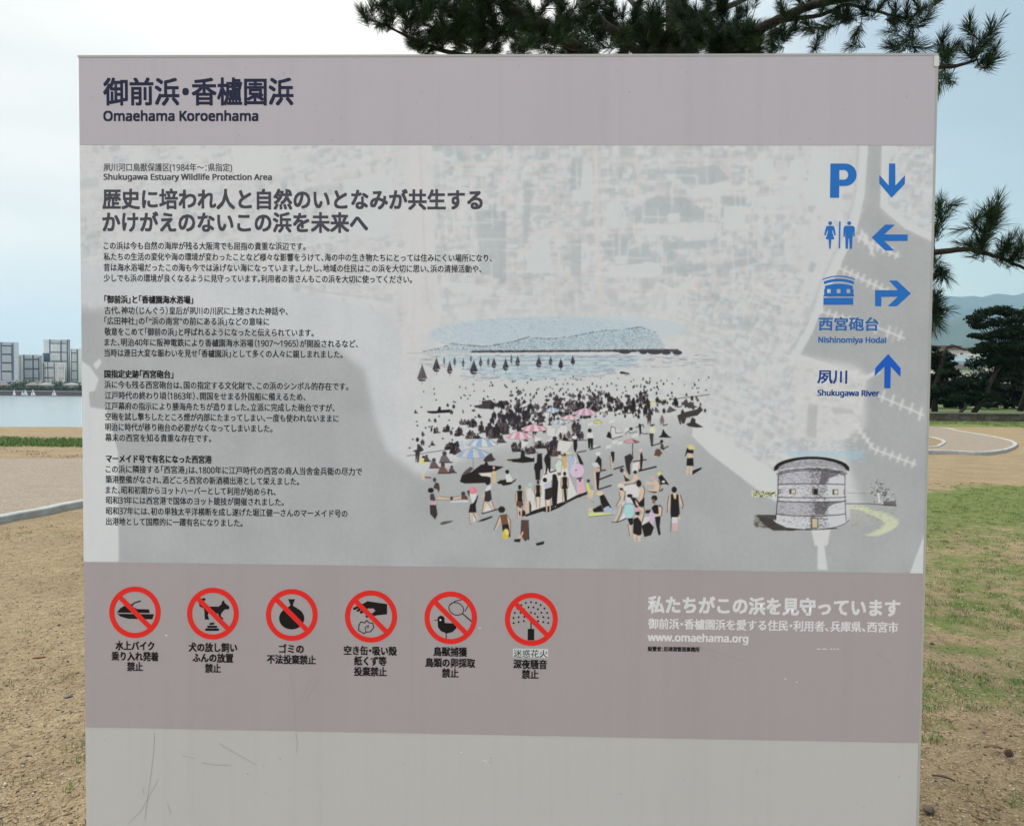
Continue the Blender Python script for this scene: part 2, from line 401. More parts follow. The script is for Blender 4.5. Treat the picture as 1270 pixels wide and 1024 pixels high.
# embankments
Ln((212, 217, 220), 7, 1072, 180, 1068, 240, 1058, 285, 1030, 345, 1004, 410, 984, 445); Ln((176, 178, 184), 2, 1064, 180, 1060, 240, 1048, 285, 1020, 345, 996, 410, 976, 440, a=.7)
Ln((208, 212, 215), 8, 1098, 180, 1096, 255, 1125, 280, 1168, 300, a=.9)
Ln((205, 205, 208), 5, 990, 442, 1030, 455, 1075, 468, 1090, 460)
P((196, 196, 199), 985, 445, 1074, 470, 1068, 520, 1050, 545, 1020, 550, 985, 540, a=.9)
for k in range(90):
    x = pr.uniform(985, 1065); y = pr.uniform(455, 545); P(pr.choice([182, 205]) * np.ones(3), x, y, x + 6, y + 1, x + 5, y + 5, x - 1, y + 4, a=.5)
P((174, 176, 180), 1002, 502, 1014, 502, 1012, 545, 1000, 540, a=.8); P((178, 180, 184), 1030, 505, 1058, 508, 1058, 512, 1035, 514, a=.8)
# jetties with boats
def jetty(x0, y0, x1, y1, n, s):
    Ln((204, 203, 206), 2.2, x0, y0, x1, y1, a=.95)
    for k in range(n):
        t = (k + .6) / n; x = x0 + (x1 - x0) * t; y = y0 + (y1 - y0) * t
        Ln((206, 205, 207), 2.8, x + 2, y - s * pr.uniform(.7, 1), x - 2, y + s * pr.uniform(.5, 1), a=.8)
jetty(1068, 285, 1084, 318, 2, 5); jetty(1062, 293, 1115, 318, 7, 6); jetty(1036, 330, 1110, 366, 10, 6); jetty(1014, 385, 1072, 402, 7, 5)
jetty(1078, 402, 1122, 420, 3, 9); jetty(1088, 490, 1146, 515, 5, 9); jetty(1060, 525, 1082, 555, 5, 4); jetty(1082, 556, 1136, 576, 6, 6)
Ln((195, 195, 198), 2, 1106, 425, 1112, 405, a=.6)
P((205, 206, 208), 1006, 655, 1030, 655, 1026, 676, 1010, 676, a=.9); P((204, 206, 208), 1014, 676, 1022, 676, 1026, 706, 1014, 706, a=.9)
# shore belt below the right of the drawing
P((200, 203, 206), 862, 515, 900, 545, 960, 585, 985, 610, 962, 622, 930, 600, 880, 562, 858, 540, a=.9)
Ln((176, 178, 182), 1.5, 905, 540, 950, 572, 964, 590, a=.5)
Ln((180, 183, 188), 3, 700, 392, 800, 400, 870, 418, 888, 440, 882, 480, 874, 500, a=.5)
# lighter slabs at the left edge and lower right corner
P((203, 207, 211), 96, 444, 112, 455, 122, 470, 118, 484, 110, 486, 112, 505, 132, 508, 146, 560, 147, 696, 96, 696)
P((203, 207, 211), 116, 452, 124, 444, 126, 450, 120, 458)
for k in range(40):
    x = pr.uniform(98, 140); y = pr.uniform(510, 690); P(pr.choice([188, 214]) * np.ones(3), x, y, x + 5, y, x + 4, y + 12, x - 1, y + 11, a=.35)
P((206, 208, 212), 1170, 600, 1128, 712, 1170, 712)
IMG[:] = blur(IMG, 2); IMG[:] = 187 + (IMG * .7 + IMG.mean(2, keepdims=True) * .3 + (1.0, 2.4, .6) - 187) * 1.22
# fine mottling in the print
mo = pr.normal(size=(IH // 3 + 1, IW // 3 + 1)); mo = np.kron(mo, np.ones((3, 3)))[:IH, :IW, None]
IMG += blur(mo, 2) * 2.5
mo = pr.normal(size=(IH // 40 + 2, IW // 40 + 2)); mo = np.kron(mo, np.ones((40, 40)))[:IH, :IW, None]
IMG += blur(mo, 22) * 3

# ---- the beach drawing
INK, SH, SKIN, SAND, CY = (28, 25, 28), (66, 58, 68), (206, 182, 156), (214, 214, 212), (176, 200, 210)
BR = (105, 78, 68)
Z(0, 0, 1)
for (cx, cy, rx, ry) in ((690, 412, 125, 20), (640, 415, 110, 20), (760, 408, 90, 16)):
    E((188, 203, 212), cx, cy, rx, ry, a=.55, n=40)
for k in range(2600):                    # hatching of the sky
    x = pr.uniform(535, 800); yy = pr.uniform(391, 434)
    if ((x - 668) / 135) ** 2 + ((yy - 415) / 23) ** 2 > 1: continue
    L0 = pr.uniform(1.5, 3.5); Ln((150, 168, 180) if pr.random() < .6 else (172, 205, 222), .5, x, yy, x + L0, yy + L0 * pr.uniform(-.2, .9), a=.75)
hill = [520, 437, 545, 432, 560, 426, 576, 428, 600, 430, 625, 426, 645, 421, 655, 418, 675, 420, 690, 420, 715, 416, 740, 411, 770, 409, 795, 406, 812, 413, 826, 428, 822, 434, 700, 437]
P((170, 188, 196), *hill, a=.6)
for k in range(420):
    x = pr.uniform(522, 815); yy = np.interp(x, hill[0:34:2], hill[1:34:2]) + pr.uniform(-.8, .8); Ln((96, 106, 116), .7, x, yy, x + pr.uniform(.6, 2), yy + pr.uniform(-.5, .5), a=.7)
for k in range(2600):
    x = pr.uniform(525, 822); yy = pr.uniform(408, 435)
    top_ = np.interp(x, hill[0:34:2], hill[1:34:2])
    if yy < top_ + 1: continue
    Ln((120, 140, 152), .5, x, yy, x + pr.uniform(-2, 2), yy + pr.uniform(.8, 2.4), a=.7)
for k in range(700):
    x = 584 + 255 * pr.random(); h_ = 1.0 if x < 760 else 1.5; Ln(pr.choice([50, 66, 90]) * np.array([1, 1, 1.06]), 1.0, x, 436 + pr.uniform(-1, 1) * h_ - (x - 584) * .006, x + pr.uniform(2, 6), 436 + pr.uniform(-1, 1) * h_ - (x - 584) * .006, a=.85)
for (x, rx) in ((775, 8), (798, 5), (812, 9), (826, 6), (840, 6)): E((60, 60, 66), x, 436 + .1 * (x - 775) * .2, rx, 2.8)
# water
P((178, 200, 210), 540, 440, 800, 440, 780, 456, 720, 466, 640, 472, 590, 462, 552, 452, a=.65)
for k in range(420):
    yy = 440 + 32 * pr.random() ** 1.3; x = pr.uniform(515, 880) if yy < 456 else pr.uniform(570, 760)
    Ln((112, 128, 142), .6, x, yy, x + pr.uniform(3, 12), yy, a=.6)
for yy in (442, 447, 453): Ln((90, 100, 112), .7, 600, yy, 790, yy, a=.5)
Ln((120, 122, 130), .5, 505, 438, 585, 438, a=.6)
# sails
Z(500, 380, 6.35)
for (x, y0, y1, hw) in ((150, 455, 585, 40), (262, 402, 510, 30), (323, 395, 445, 8), (367, 430, 525, 22), (406, 398, 455, 11), (473, 408, 468, 11), (533, 388, 428, 8), (556, 420, 530, 32),
                        (610, 398, 465, 14), (670, 402, 455, 11), (715, 405, 480, 20), (807, 408, 500, 24), (852, 380, 438, 9), (902, 388, 462, 19), (1068, 392, 475, 24), (1161, 390, 455, 15), (1242, 412, 472, 18)):
    c = (88, 82, 90) if x == 150 else (52, 46, 58)
    P(c, x, y0, x + hw, y1 - 18, x - hw * .1, y1 - 16); P(c, x - 3, y0 + 8, x - hw, y1 - 14, x - 5, y1 - 12)
    P(INK, x - hw * .8, y1 - 10, x + hw * .8, y1 - 8, x + hw * .5, y1 + 2, x - hw * .5, y1 + 2); Ln(INK, 3, x, y0 - 2, x, y1, a=.8)
    Ln((96, 104, 116), 7, x + 2, y1 + 6, x, y1 + 28, a=.5)
Z(690, 380, 6.05)
for (x, y0, y1, hw) in ((33, 396, 460, 18), (124, 365, 430, 16)):
    P((52, 46, 58), x - 2, y0, x + hw, y1 - 12, x - hw, y1 - 10); P(INK, x - hw, y1 - 10, x + hw, y1 - 10, x + hw * .5, y1, x - hw * .5, y1); P((96, 104, 116), x - 6, y1, x + 8, y1, x, y1 + 28, a=.7)
P(INK, 475, 492, 490, 488, 550, 502, 545, 508, 480, 504); P((100, 100, 100), 510, 512, 565, 516, 515, 520, a=.7)
Z(500, 380, 6.35)
P(INK, 185, 824, 270, 822, 282, 788, 295, 788, 298, 816, 374, 810, 368, 834, 240, 842, 200, 838)
P((60, 54, 58), 552, 782, 620, 772, 625, 745, 690, 735, 712, 755, 760, 768, 772, 745, 815, 742, 815, 778, 720, 790, 700, 808, 600, 802)
for k in range(40): x = pr.uniform(600, 800); yy = pr.uniform(742, 800); Ln(pr.choice([20, 110]) * np.ones(3), 3, x, yy, x + 12, yy + 6, a=.7)
# wet line of the tide
Z(0, 0, 1)
Ln((70, 66, 64), .8, 505, 565, 515, 564, 530, 561, 545, 559, 557, 557, a=.8)
Ln((70, 66, 64), .9, 780, 506, 800, 500, 815, 497, 850, 493, 880, 489, a=.8)
P((205, 200, 170), 795, 498, 830, 494, 830, 498, 797, 505, a=.8)

def wee(x, yb, h, col=INK, lean=0., wd=1.):
    """a far bather: head, trunk, legs"""
    w_ = h * .17 * wd
    P(col, x - w_ * .6, yb, x - w_ * 1.2 + lean, yb - h * .55, x - w_ + lean, yb - h * .8, x + w_ + lean, yb - h * .8, x + w_ * 1.2 + lean, yb - h * .5, x + w_ * .7, yb, x, yb - h * .35)
    E(col, x + lean, yb - h * .9, h * .12, h * .13, n=8)
def sit(x, yb, s, col=INK):
    P(col, x - s * .6, yb, x - s * .35, yb - s * .7, x + s * .1, yb - s * .8, x + s * .5, yb - s * .3, x + s, yb); E(col, x - s * .1, yb - s, s * .22, n=8)
# swimmers and far bathers, denser to the lower middle
for k in range(1250):
    x = pr.uniform(508, 880); y = pr.uniform(466, 562)
    if x < 560 and y < 500 and pr.random() < .8: continue
    edge = 560 - (x - 505) * .18 if x < 700 else 525 - (x - 700) * .12
    if y > edge or y < 468 + max(0, (700 - x)) * .07: continue
    dens = .35 + .65 * math.exp(-((x - 720) / 90) ** 2) if y > 480 else .5
    if x < 600: dens *= .6
    if pr.random() > dens: continue
    h = 1.9 + (y - 466) * .07 + pr.uniform(-.5, 1)
    c = pr.choice([26, 40, 62]) * np.ones(3) + (2, 0, 4)
    if x < 620 and pr.random() < .6: E(c, x, y, .8 + .006 * (y - 466), .9, n=7)
    elif pr.random() < .3: sit(x, y, h * .55, c)
    else: wee(x, y, h, c, pr.uniform(-.5, .5), pr.uniform(.8, 1.6))
# the dense crowd under the umbrellas
for k in range(150):
    t = pr.random(); x = 695 + pr.normal() * 42; y = 503 + pr.normal() * 9 + (700 - x) * .1
    if y < 486 or y > 540: continue
    c = np.array([(74, 66, 76), (40, 34, 40), (28, 25, 28), (92, 82, 88)][pr.integers(4)])
    if pr.random() < .5: E(c, x, y, pr.uniform(1.5, 3.5), pr.uniform(1, 2), n=8, a=.9)
    else: wee(x, y + 3, pr.uniform(5, 9), c, 0, 1.5)
for k in range(70):
    x = 640 + pr.normal() * 16; y = 524 + pr.normal() * 9
    if y > 552 or y < 498: continue
    if pr.random() < .4: E((74, 66, 76), x, y, 3, 1.7, n=8, a=.9)
    else: wee(x, y + 3, pr.uniform(7, 11), (38, 33, 40), 0, 1.4)
for k in range(60):
    x = 790 + pr.normal() * 30; y = 505 + pr.normal() * 7; wee(x, y + 3, pr.uniform(5, 9), (38, 33, 36), 0, 1.3)
for k in range(40):
    x = pr.uniform(645, 790); y = pr.uniform(495, 560); P(SAND, x, y, x + 6, y - 1, x + 5, y + 3, x - 2, y + 4, a=.7)

def parasol(x, y, rx, ry, c1, c2=(222, 222, 222), pole=0, n=8, tilt=0.):
    """half-dome seen from the side, striped"""
    if pole: Ln((50, 46, 50), .35 * 9, x, y + ry * .3, x + 1, y + ry * .3 + pole)
    for k in range(n):
        a0 = math.pi * k / n; a1 = math.pi * (k + 1) / n
        x0 = x - rx * math.cos(a0); x1 = x - rx * math.cos(a1)
        b0 = y + ry * .55 * math.sin(a0) ; b1 = y + ry * .55 * math.sin(a1)
        q0 = (x + (x0 - x) * .62, y - ry * .45 - ry * .1 * math.sin(a0)); q1 = (x + (x1 - x) * .62, y - ry * .45 - ry * .1 * math.sin(a1))
        P(c1 if k % 2 else c2, x, y - ry, q1[0], q1[1] - ry * .05, x1, b1, x0, b0, q0[0], q0[1] - ry * .05)
        Ln((70, 64, 72), 1.5, x, y - ry, q1[0], q1[1], x1, b1, a=.6); Ln((60, 56, 62), 2.2, x0, b0, x1, b1)
    Ln((60, 56, 62), 2, x - rx, y, x - rx * .6, y - ry * .6, x, y - ry, x + rx * .6, y - ry * .6, x + rx, y)
def knot(q, n):                           # a knot of people standing and sitting close together
    xs_, ys_ = q[0::2], q[1::2]; x0, x1, y0, y1 = min(xs_), max(xs_), min(ys_), max(ys_)
    for j in range(n):
        c = np.array([(58, 52, 60), (34, 30, 34), (84, 72, 74), (46, 40, 50)][pr.integers(4)]); h = (y1 - y0) * pr.uniform(.65, .95); x = x0 + (x1 - x0) * (j + .5) / n + pr.uniform(-6, 6); yb = y1 - pr.uniform(0, 12)
        if pr.random() < .35: sit(x, yb, h * .55, c)
        else: wee(x, yb, h, c, pr.uniform(-4, 4), pr.uniform(.9, 1.5))
        if pr.random() < .4: Ln((206, 184, 160), 4, x - h * .12, yb - h * .6, x - h * .16, yb - h * .3)
    Ln(INK, 7, x0, y1, x1 + 30, y1 - 14, a=.8)
BL, PK = (146, 180, 214), (222, 150, 176)
Z(505, 500, 9.77)
# dark masses behind the blue parasols
for q in ((320, 360, 345, 280, 375, 330, 370, 365), (450, 330, 470, 260, 505, 300, 500, 350), (470, 560, 500, 430, 540, 480, 560, 560), (560, 620, 560, 410, 640, 420, 630, 560, 600, 610),
          (590, 340, 620, 270, 645, 310, 660, 400, 600, 390), (720, 430, 745, 340, 800, 320, 870, 380, 850, 430), (980, 420, 1010, 265, 1050, 330, 1100, 210, 1080, 340, 1095, 420, 1020, 430),
          (640, 250, 650, 190, 720, 220, 715, 260), (735, 210, 760, 180, 830, 225, 820, 290, 770, 270), (1140, 330, 1185, 265, 1215, 310, 1205, 380), (870, 360, 880, 250, 930, 260, 930, 360), (1115, 470, 1130, 360, 1150, 400, 1155, 480)):
    knot(q, 5)
P((196, 210, 224), 625, 545, 650, 450, 680, 450, 695, 540); E((216, 218, 222), 660, 410, 25)
parasol(905, 490, 200, 70, BL); parasol(800, 620, 215, 85, BL, (190, 192, 194), 160)
for (x, yb, h) in ((125, 725, 310),): 
    P((54, 48, 52), 105, 725, 100, 590, 70, 575, 120, 560, 125, 490, 150, 500, 200, 560, 190, 575, 155, 590, 140, 710, 120, 720, 125, 620); E(INK, 125, 440, 18, 26)
E((230, 222, 110), 195, 700, 42, 38); E((232, 228, 200), 190, 695, 20); E(INK, 200, 650, 20, 14)
P((206, 212, 220), 168, 760, 225, 758, 225, 840, 180, 855); P(SKIN, 178, 850, 215, 850, 215, 925, 175, 925); Ln(INK, 10, 215, 895, 290, 900)
for (x, y, s, c) in ((330, 780, 60, (104, 86, 84)), (460, 715, 70, (104, 96, 100)), (440, 845, 66, (112, 82, 72)), (545, 838, 44, (84, 66, 62)), (240, 700, 40, (80, 70, 70))):
    P(c, x - s, y, x - s * .7, y - s, x - s * .1, y - s * 1.5, x + s * .5, y - s * .8, x + s, y, a=1); E(SH, x - s * .1, y - s * 1.55, s * .38, s * .4)
    Ln(INK, 9, x - s, y + 3, x + s * 1.3, y)
P((82, 68, 78), 660, 870, 700, 820, 770, 765, 800, 790, 720, 880, 670, 920); P(INK, 640, 950, 660, 880, 780, 830, 900, 740, 1170, 768, 1050, 830, 880, 850, 1010, 900, 1010, 960, 700, 970)
P((206, 202, 198), 860, 845, 1020, 835, 1020, 890, 900, 880); E(INK, 965, 670, 20, 26); P(INK, 925, 750, 960, 690, 985, 745)
P((200, 178, 140), 1030, 820, 1070, 820, 1080, 960, 1030, 970); E((222, 170, 178), 1050, 780, 15, 20); E((222, 205, 110), 1052, 835, 18)
P((220, 222, 222), 1195, 850, 1235, 835, 1270, 880, 1270, 950, 1210, 940); E(INK, 1212, 828, 24, 22); P(INK, 1090, 950, 1190, 920, 1270, 955, 1270, 975, 1100, 975)
P((60, 52, 56), 920, 690, 960, 640, 1020, 600, 1045, 660, 1075, 675, 1040, 700, 950, 710)
Z(505, 585, 9.77)
# figures lower left
E(SH, 332, 95, 20, 26); P((70, 58, 56), 320, 180, 345, 125, 385, 140, 395, 200, 385, 255, 365, 210, 325, 200); Ln(SKIN, 8, 385, 240, 430, 205)
E(INK, 287, 222, 36, 30); P(SH, 278, 340, 280, 270, 320, 260, 340, 320, 335, 350); P((222, 160, 172), 265, 370, 345, 365, 345, 400, 300, 405); P((52, 44, 44), 275, 400, 350, 400, 368, 515, 338, 575, 310, 540, 280, 510)
P((84, 78, 78), 390, 628, 440, 600, 560, 588, 540, 605, 430, 640)
P(SKIN, 340, 325, 410, 300, 540, 315, 650, 295, 650, 325, 540, 335, 400, 338); Ln(INK, 3, 340, 335, 540, 340, 650, 330); Ln(INK, 3, 400, 300, 530, 312, 640, 293); P(INK, 525, 300, 555, 300, 550, 335, 525, 335)
P((216, 220, 226), 510, 368, 560, 345, 740, 345, 740, 365); E((70, 55, 52), 680, 262, 26); P((90, 66, 58), 655, 330, 660, 285, 720, 285, 740, 335)
E((228, 138, 152), 797, 222, 50, 44); E((238, 170, 178), 785, 212, 20); P(SH, 725, 230, 755, 220, 760, 300, 740, 280); P((224, 226, 226), 752, 265, 850, 265, 800, 390); P(INK, 765, 390, 800, 380, 840, 320, 850, 270, 858, 300, 830, 400, 838, 490, 745, 490)
P(SKIN, 752, 490, 785, 490, 780, 620, 760, 625); P(SKIN, 805, 490, 835, 490, 862, 590, 845, 600); Ln(INK, 3, 752, 490, 762, 625, 785, 630); Ln(INK, 3, 805, 492, 845, 600, 865, 600); P((222, 222, 222), 795, 520, 800, 610, 835, 590); P(INK, 855, 605, 900, 575, 1040, 530, 1020, 555, 930, 590)
E(INK, 975, 130, 28, 28); P((222, 222, 222), 945, 215, 985, 165, 1020, 160, 1010, 215, 960, 235); P((52, 45, 50), 935, 350, 945, 240, 1010, 215, 1025, 330, 990, 360, 940, 360); P(SKIN, 930, 360, 965, 355, 940, 500, 905, 505); P(SKIN, 985, 360, 1025, 350, 1060, 450, 1040, 465)
Ln(INK, 4, 930, 360, 905, 505); Ln(INK, 4, 1025, 350, 1062, 455); P((222, 222, 222), 970, 380, 930, 500, 1030, 470); Ln(INK, 12, 905, 505, 1100, 450); P(SKIN, 900, 290, 940, 270, 945, 290, 900, 320)
E((32, 28, 28), 1145, 455, 42, 40); P((110, 76, 62), 1125, 520, 1200, 510, 1245, 600, 1240, 640, 1150, 650); P(SKIN, 1120, 530, 1135, 580, 1085, 690, 1055, 700, 1070, 650); Ln(INK, 6, 1120, 530, 1070, 660, 1050, 700)
P(INK, 1150, 640, 1245, 630, 1245, 790, 1160, 760); E((226, 200, 60), 1195, 750, 40, 66, .1); E((230, 222, 190), 1205, 730, 20, 34); P(SKIN, 1205, 520, 1250, 580, 1245, 760, 1230, 640)
Ln(INK, 5, 1200, 510, 1250, 580, 1250, 780)
Z(500, 520, 6.025)
E((36, 30, 30), 890, 700, 26, 24); P((84, 62, 54), 885, 750, 930, 750, 940, 890, 910, 910, 880, 860); P((200, 170, 140), 850, 885, 895, 830, 900, 850, 870, 900); P(INK, 830, 895, 880, 890, 870, 915, 830, 912); Ln(INK, 4, 885, 750, 880, 860); Ln(INK, 5, 935, 750, 940, 900)
P(INK, 990, 925, 1055, 908, 1050, 930, 1000, 942)
P(INK, 770, 300, 880, 290, 980, 285, 980, 310, 870, 320, 800, 315); E(INK, 895, 250, 15, 20); P((80, 72, 80), 915, 240, 960, 195, 990, 250, 930, 262)
Z(620, 460, 9.07)
for q in ((660, 790, 680, 660, 700, 690, 820, 700, 950, 700, 830, 730, 800, 780), (400, 800, 480, 740, 520, 800, 560, 850, 430, 870), (560, 960, 570, 800, 600, 730, 650, 860, 660, 960), (140, 910, 180, 800, 210, 790, 240, 900), (825, 700, 830, 600, 880, 570, 870, 700), (290, 900, 330, 850, 400, 860, 400, 930),
          (200, 640, 200, 560, 270, 555, 280, 640), (440, 580, 440, 480, 470, 480, 480, 570), (630, 390, 660, 290, 680, 290, 680, 390), (100, 600, 100, 520, 150, 540, 150, 610), (20, 680, 40, 610, 75, 620, 75, 700), (750, 440, 770, 330, 900, 330, 940, 400, 850, 440), (1040, 320, 1040, 280, 1120, 280, 1120, 320)):
    knot(q, 6)
P(SAND, 655, 790, 640, 900, 760, 900, 820, 800, 700, 780); P(SAND, 390, 800, 480, 760, 400, 740); P(SAND, 240, 880, 330, 800, 240, 780); P(SAND, 530, 650, 620, 640, 610, 740, 540, 720); P((224, 224, 224), 640, 680, 690, 620, 750, 620, 750, 690)
parasol(385, 650, 150, 58, PK, (226, 222, 224), 0, 8); parasol(222, 735, 158, 60, PK, (226, 222, 224), 130, 8); parasol(590, 445, 78, 45, BL, pole=0); parasol(960, 470, 125, 60, PK, (216, 218, 228)); parasol(790, 530, 110, 40, (226, 170, 186)); parasol(675, 575, 110, 35, BL, (224, 224, 214))
parasol(1100, 575, 48, 25, (226, 220, 90), (224, 216, 120)); E((228, 228, 228), 528, 492, 30)
Ln((90, 84, 88), 4, 380, 690, 382, 830)
P((224, 224, 222), 985, 700, 1045, 700, 1050, 760, 985, 760); E(INK, 1010, 668, 22); P(INK, 988, 755, 1048, 755, 1045, 870, 1025, 870, 1018, 790, 1012, 870, 995, 870); Ln(INK, 9, 1010, 885, 1130, 850)
E((224, 222, 220), 840, 745, 30, 22); P(INK, 825, 765, 868, 770, 870, 850, 850, 920, 830, 880); Ln(INK, 9, 870, 915, 970, 895)
# seated family, runner, the parasol on a pole
Z(740, 460, 9.07)
for (x, y0, y1, c) in ((545, 385, 520, INK), (590, 425, 615, (58, 52, 56)), (415, 300, 450, INK), (360, 300, 400, SH), (500, 280, 370, SH), (895, 320, 410, INK), (735, 500, 615, (110, 104, 104)), (330, 400, 480, INK)):
    h = y1 - y0; P(c, x - 14, y1, x - 24, y0 + h * .5, x - 18, y0 + h * .2, x + 18, y0 + h * .2, x + 24, y0 + h * .55, x + 12, y1, x, y0 + h * .65); E(c, x, y0 + h * .1, 12, 14); Ln(INK, 9, x + 10, y1 - 2, x + 60, y1 - 14)
P((58, 52, 54), 905, 500, 980, 465, 1130, 430, 1160, 390, 1195, 440, 1130, 500, 1010, 520, 985, 590, 960, 590, 945, 540, 950, 600, 935, 600); P((52, 46, 48), 1005, 595, 1050, 580, 1070, 520, 1110, 540, 1110, 580, 1200, 630, 1120, 635, 1030, 620)
P((70, 64, 66), 955, 370, 1010, 310, 1030, 360, 1060, 340, 1085, 385, 1140, 405, 1040, 420); P((100, 92, 90), 655, 465, 680, 420, 710, 465); P((86, 80, 82), 780, 465, 820, 395, 860, 420, 900, 440, 820, 468)
P((200, 200, 200), 150, 750, 170, 620, 210, 640, 280, 680, 300, 710, 220, 740); P(INK, 110, 740, 130, 680, 160, 700, 170, 760); Ln(INK, 4, 150, 700, 165, 620, 210, 640, 215, 700, 290, 690); Ln(INK, 6, 170, 765, 290, 730)
Ln((60, 54, 54), 6, 320, 715, 360, 670, 375, 700, 455, 680); E(INK, 385, 650, 20, 16)
P(INK, 470, 590, 500, 600, 500, 690, 485, 730, 480, 670); Ln(INK, 7, 440, 635, 480, 620, 520, 600, 530, 635); Ln(INK, 7, 490, 690, 520, 705, 580, 705); 
E((222, 222, 120), 630, 665, 34, 36); P((226, 228, 200), 600, 640, 650, 630, 650, 700, 605, 700); P((60, 56, 60), 590, 700, 640, 700, 630, 850, 612, 845); Ln(INK, 10, 620, 840, 720, 810); E((86, 70, 62), 625, 610, 14)
P(INK, 695, 745, 730, 715, 745, 650, 770, 690, 805, 730, 845, 748); 
E((226, 160, 172), 370, 792, 68, 18, .1); P((140, 90, 96), 400, 765, 485, 797, 440, 808, 415, 800); Ln(INK, 2.5, 302, 795, 340, 775, 400, 765, 480, 797, 440, 810, 340, 808, 302, 795); Ln(INK, 7, 403, 810, 403, 955)
E((90, 66, 56), 690, 905, 34, 30); P((96, 70, 58), 640, 950, 680, 870, 740, 920, 700, 965); P(SKIN, 618, 950, 700, 955, 650, 968); E(INK, 730, 790, 18); P((74, 58, 52), 715, 870, 725, 800, 750, 830, 760, 890); Ln(INK, 10, 740, 880, 805, 845)
# standing row and foreground on the right
Z(620, 560, 10.58)
P(SAND, 530, 420, 600, 200, 740, 250, 980, 60, 1010, 120, 900, 300, 1010, 560, 780, 690, 560, 720, 430, 780); P(SAND, 340, 60, 440, 70, 420, 100, 350, 90)
P(INK, 280, 0, 320, 0, 330, 60, 450, 90, 450, 130, 300, 145, 150, 130, 270, 80); Ln(SKIN, 10, 75, 110, 110, 125, 160, 120)
E(INK, 97, 262, 24, 26); P((220, 224, 224), 75, 300, 130, 280, 168, 350, 150, 395, 85, 400); P(INK, 0, 370, 70, 370, 90, 400, 150, 400, 220, 350, 200, 385, 130, 430, 40, 445, 0, 400); Ln(INK, 3, 75, 300, 130, 280, 168, 350)
P(INK, 490, 30, 550, 20, 560, 220, 530, 240, 525, 370, 470, 370, 460, 250, 447, 220, 455, 160, 485, 140)
P(INK, 590, 60, 625, 20, 665, 80, 665, 190, 658, 270, 645, 270, 632, 200, 612, 280, 595, 285, 605, 190, 580, 110); Ln(INK, 9, 575, 298, 620, 285); Ln(INK, 14, 660, 270, 740, 245)
E((222, 206, 160), 785, 65, 26); P((196, 212, 202), 725, 160, 770, 95, 820, 130, 800, 270, 745, 280); P((206, 170, 96), 830, 60, 870, 60, 880, 200, 830, 240); P((180, 192, 216), 880, 60, 940, 40, 985, 110, 960, 200, 900, 290, 885, 200); P(INK, 1000, 10, 1050, 60, 1100, 170, 1050, 160)
Ln((60, 60, 70), 3, 725, 160, 770, 95, 820, 130, 800, 280); Ln((60, 60, 70), 3, 880, 60, 940, 40, 985, 110); P((120, 84, 60), 750, 275, 800, 270, 800, 305, 760, 312); E((224, 214, 150), 905, 15, 40, 14); E(SH, 850, 40, 18)
E((216, 190, 214), 1012, 248, 95, 95, n=30); P((226, 226, 236), 918, 250, 940, 180, 1000, 155, 985, 250, 965, 335, 930, 300, a=.8); E(INK, 998, 240, 9); 
for k in range(24):
    a0 = k * math.pi / 12; Ln((120, 104, 120), 2.5, 1012 + 95 * math.cos(a0), 248 + 95 * math.sin(a0), 1012 + 95 * math.cos(a0 + .27), 248 + 95 * math.sin(a0 + .27))
P((226, 186, 200), 1005, 360, 1090, 350, 1122, 545, 1015, 548); P(SH, 1005, 345, 1080, 335, 1075, 360, 1010, 362); E(SH, 1050, 378, 16); P(SKIN, 1020, 548, 1035, 548, 1035, 610, 1022, 612); P((140, 100, 90), 1045, 548, 1065, 548, 1060, 605, 1045, 605)
P(INK, 440, 770, 600, 720, 760, 680, 880, 640, 1010, 570, 1150, 520, 1140, 560, 1000, 610, 900, 660, 780, 730, 640, 790, 560, 780, 340, 850, 330, 830)
def lady(x, y0, y1, col=INK, skin=SKIN, w_=50, legs=.62, face=1):
    h = y1 - y0
    E(INK, x, y0 + h * .07, w_ * .36, h * .07)
    P(skin, x - w_ * .9, y0 + h * .2, x + w_ * .9, y0 + h * .2, x + w_ * .95, y0 + h * .5, x + w_ * .6, y0 + h * .55, x - w_ * .7, y0 + h * .55, x - w_, y0 + h * .48)
    P(col, x - w_ * .6, y0 + h * .17, x + w_ * .6, y0 + h * .17, x + w_ * .55, y0 + h * .4, x + w_ * .8, y0 + h * legs, x - w_ * .75, y0 + h * legs, x - w_ * .5, y0 + h * .4)
    P(skin, x - w_ * .65, y0 + h * legs, x - w_ * .1, y0 + h * legs, x - w_ * .2, y1, x - w_ * .5, y1); P(skin, x + w_ * .05, y0 + h * legs, x + w_ * .65, y0 + h * legs, x + w_ * .5, y1, x + w_ * .2, y1)
    Ln(INK, 4, x - w_ * .9, y0 + h * .2, x - w_, y0 + h * .48, x - w_ * .7, y0 + h * .55); Ln(INK, 4, x + w_ * .9, y0 + h * .2, x + w_ * .95, y0 + h * .5)
    Ln(INK, 3.5, x - w_ * .65, y0 + h * legs, x - w_ * .5, y1); Ln(INK, 3.5, x + w_ * .65, y0 + h * legs, x + w_ * .5, y1)
lady(260, 435, 870, INK, SKIN, 58); P((96, 64, 54), 225, 640, 300, 660, 280, 740, 235, 720); 
P((222, 222, 222), 345, 500, 400, 470, 450, 560, 450, 640, 360, 640); E((168, 196, 176), 398, 430, 32, 28); P(SKIN, 335, 640, 390, 650, 380, 810, 335, 810); P(INK, 385, 650, 410, 700, 405, 800, 390, 790); P((224, 224, 224), 412, 640, 450, 620, 450, 760, 415, 780); E(SKIN, 350, 490, 16, 40)
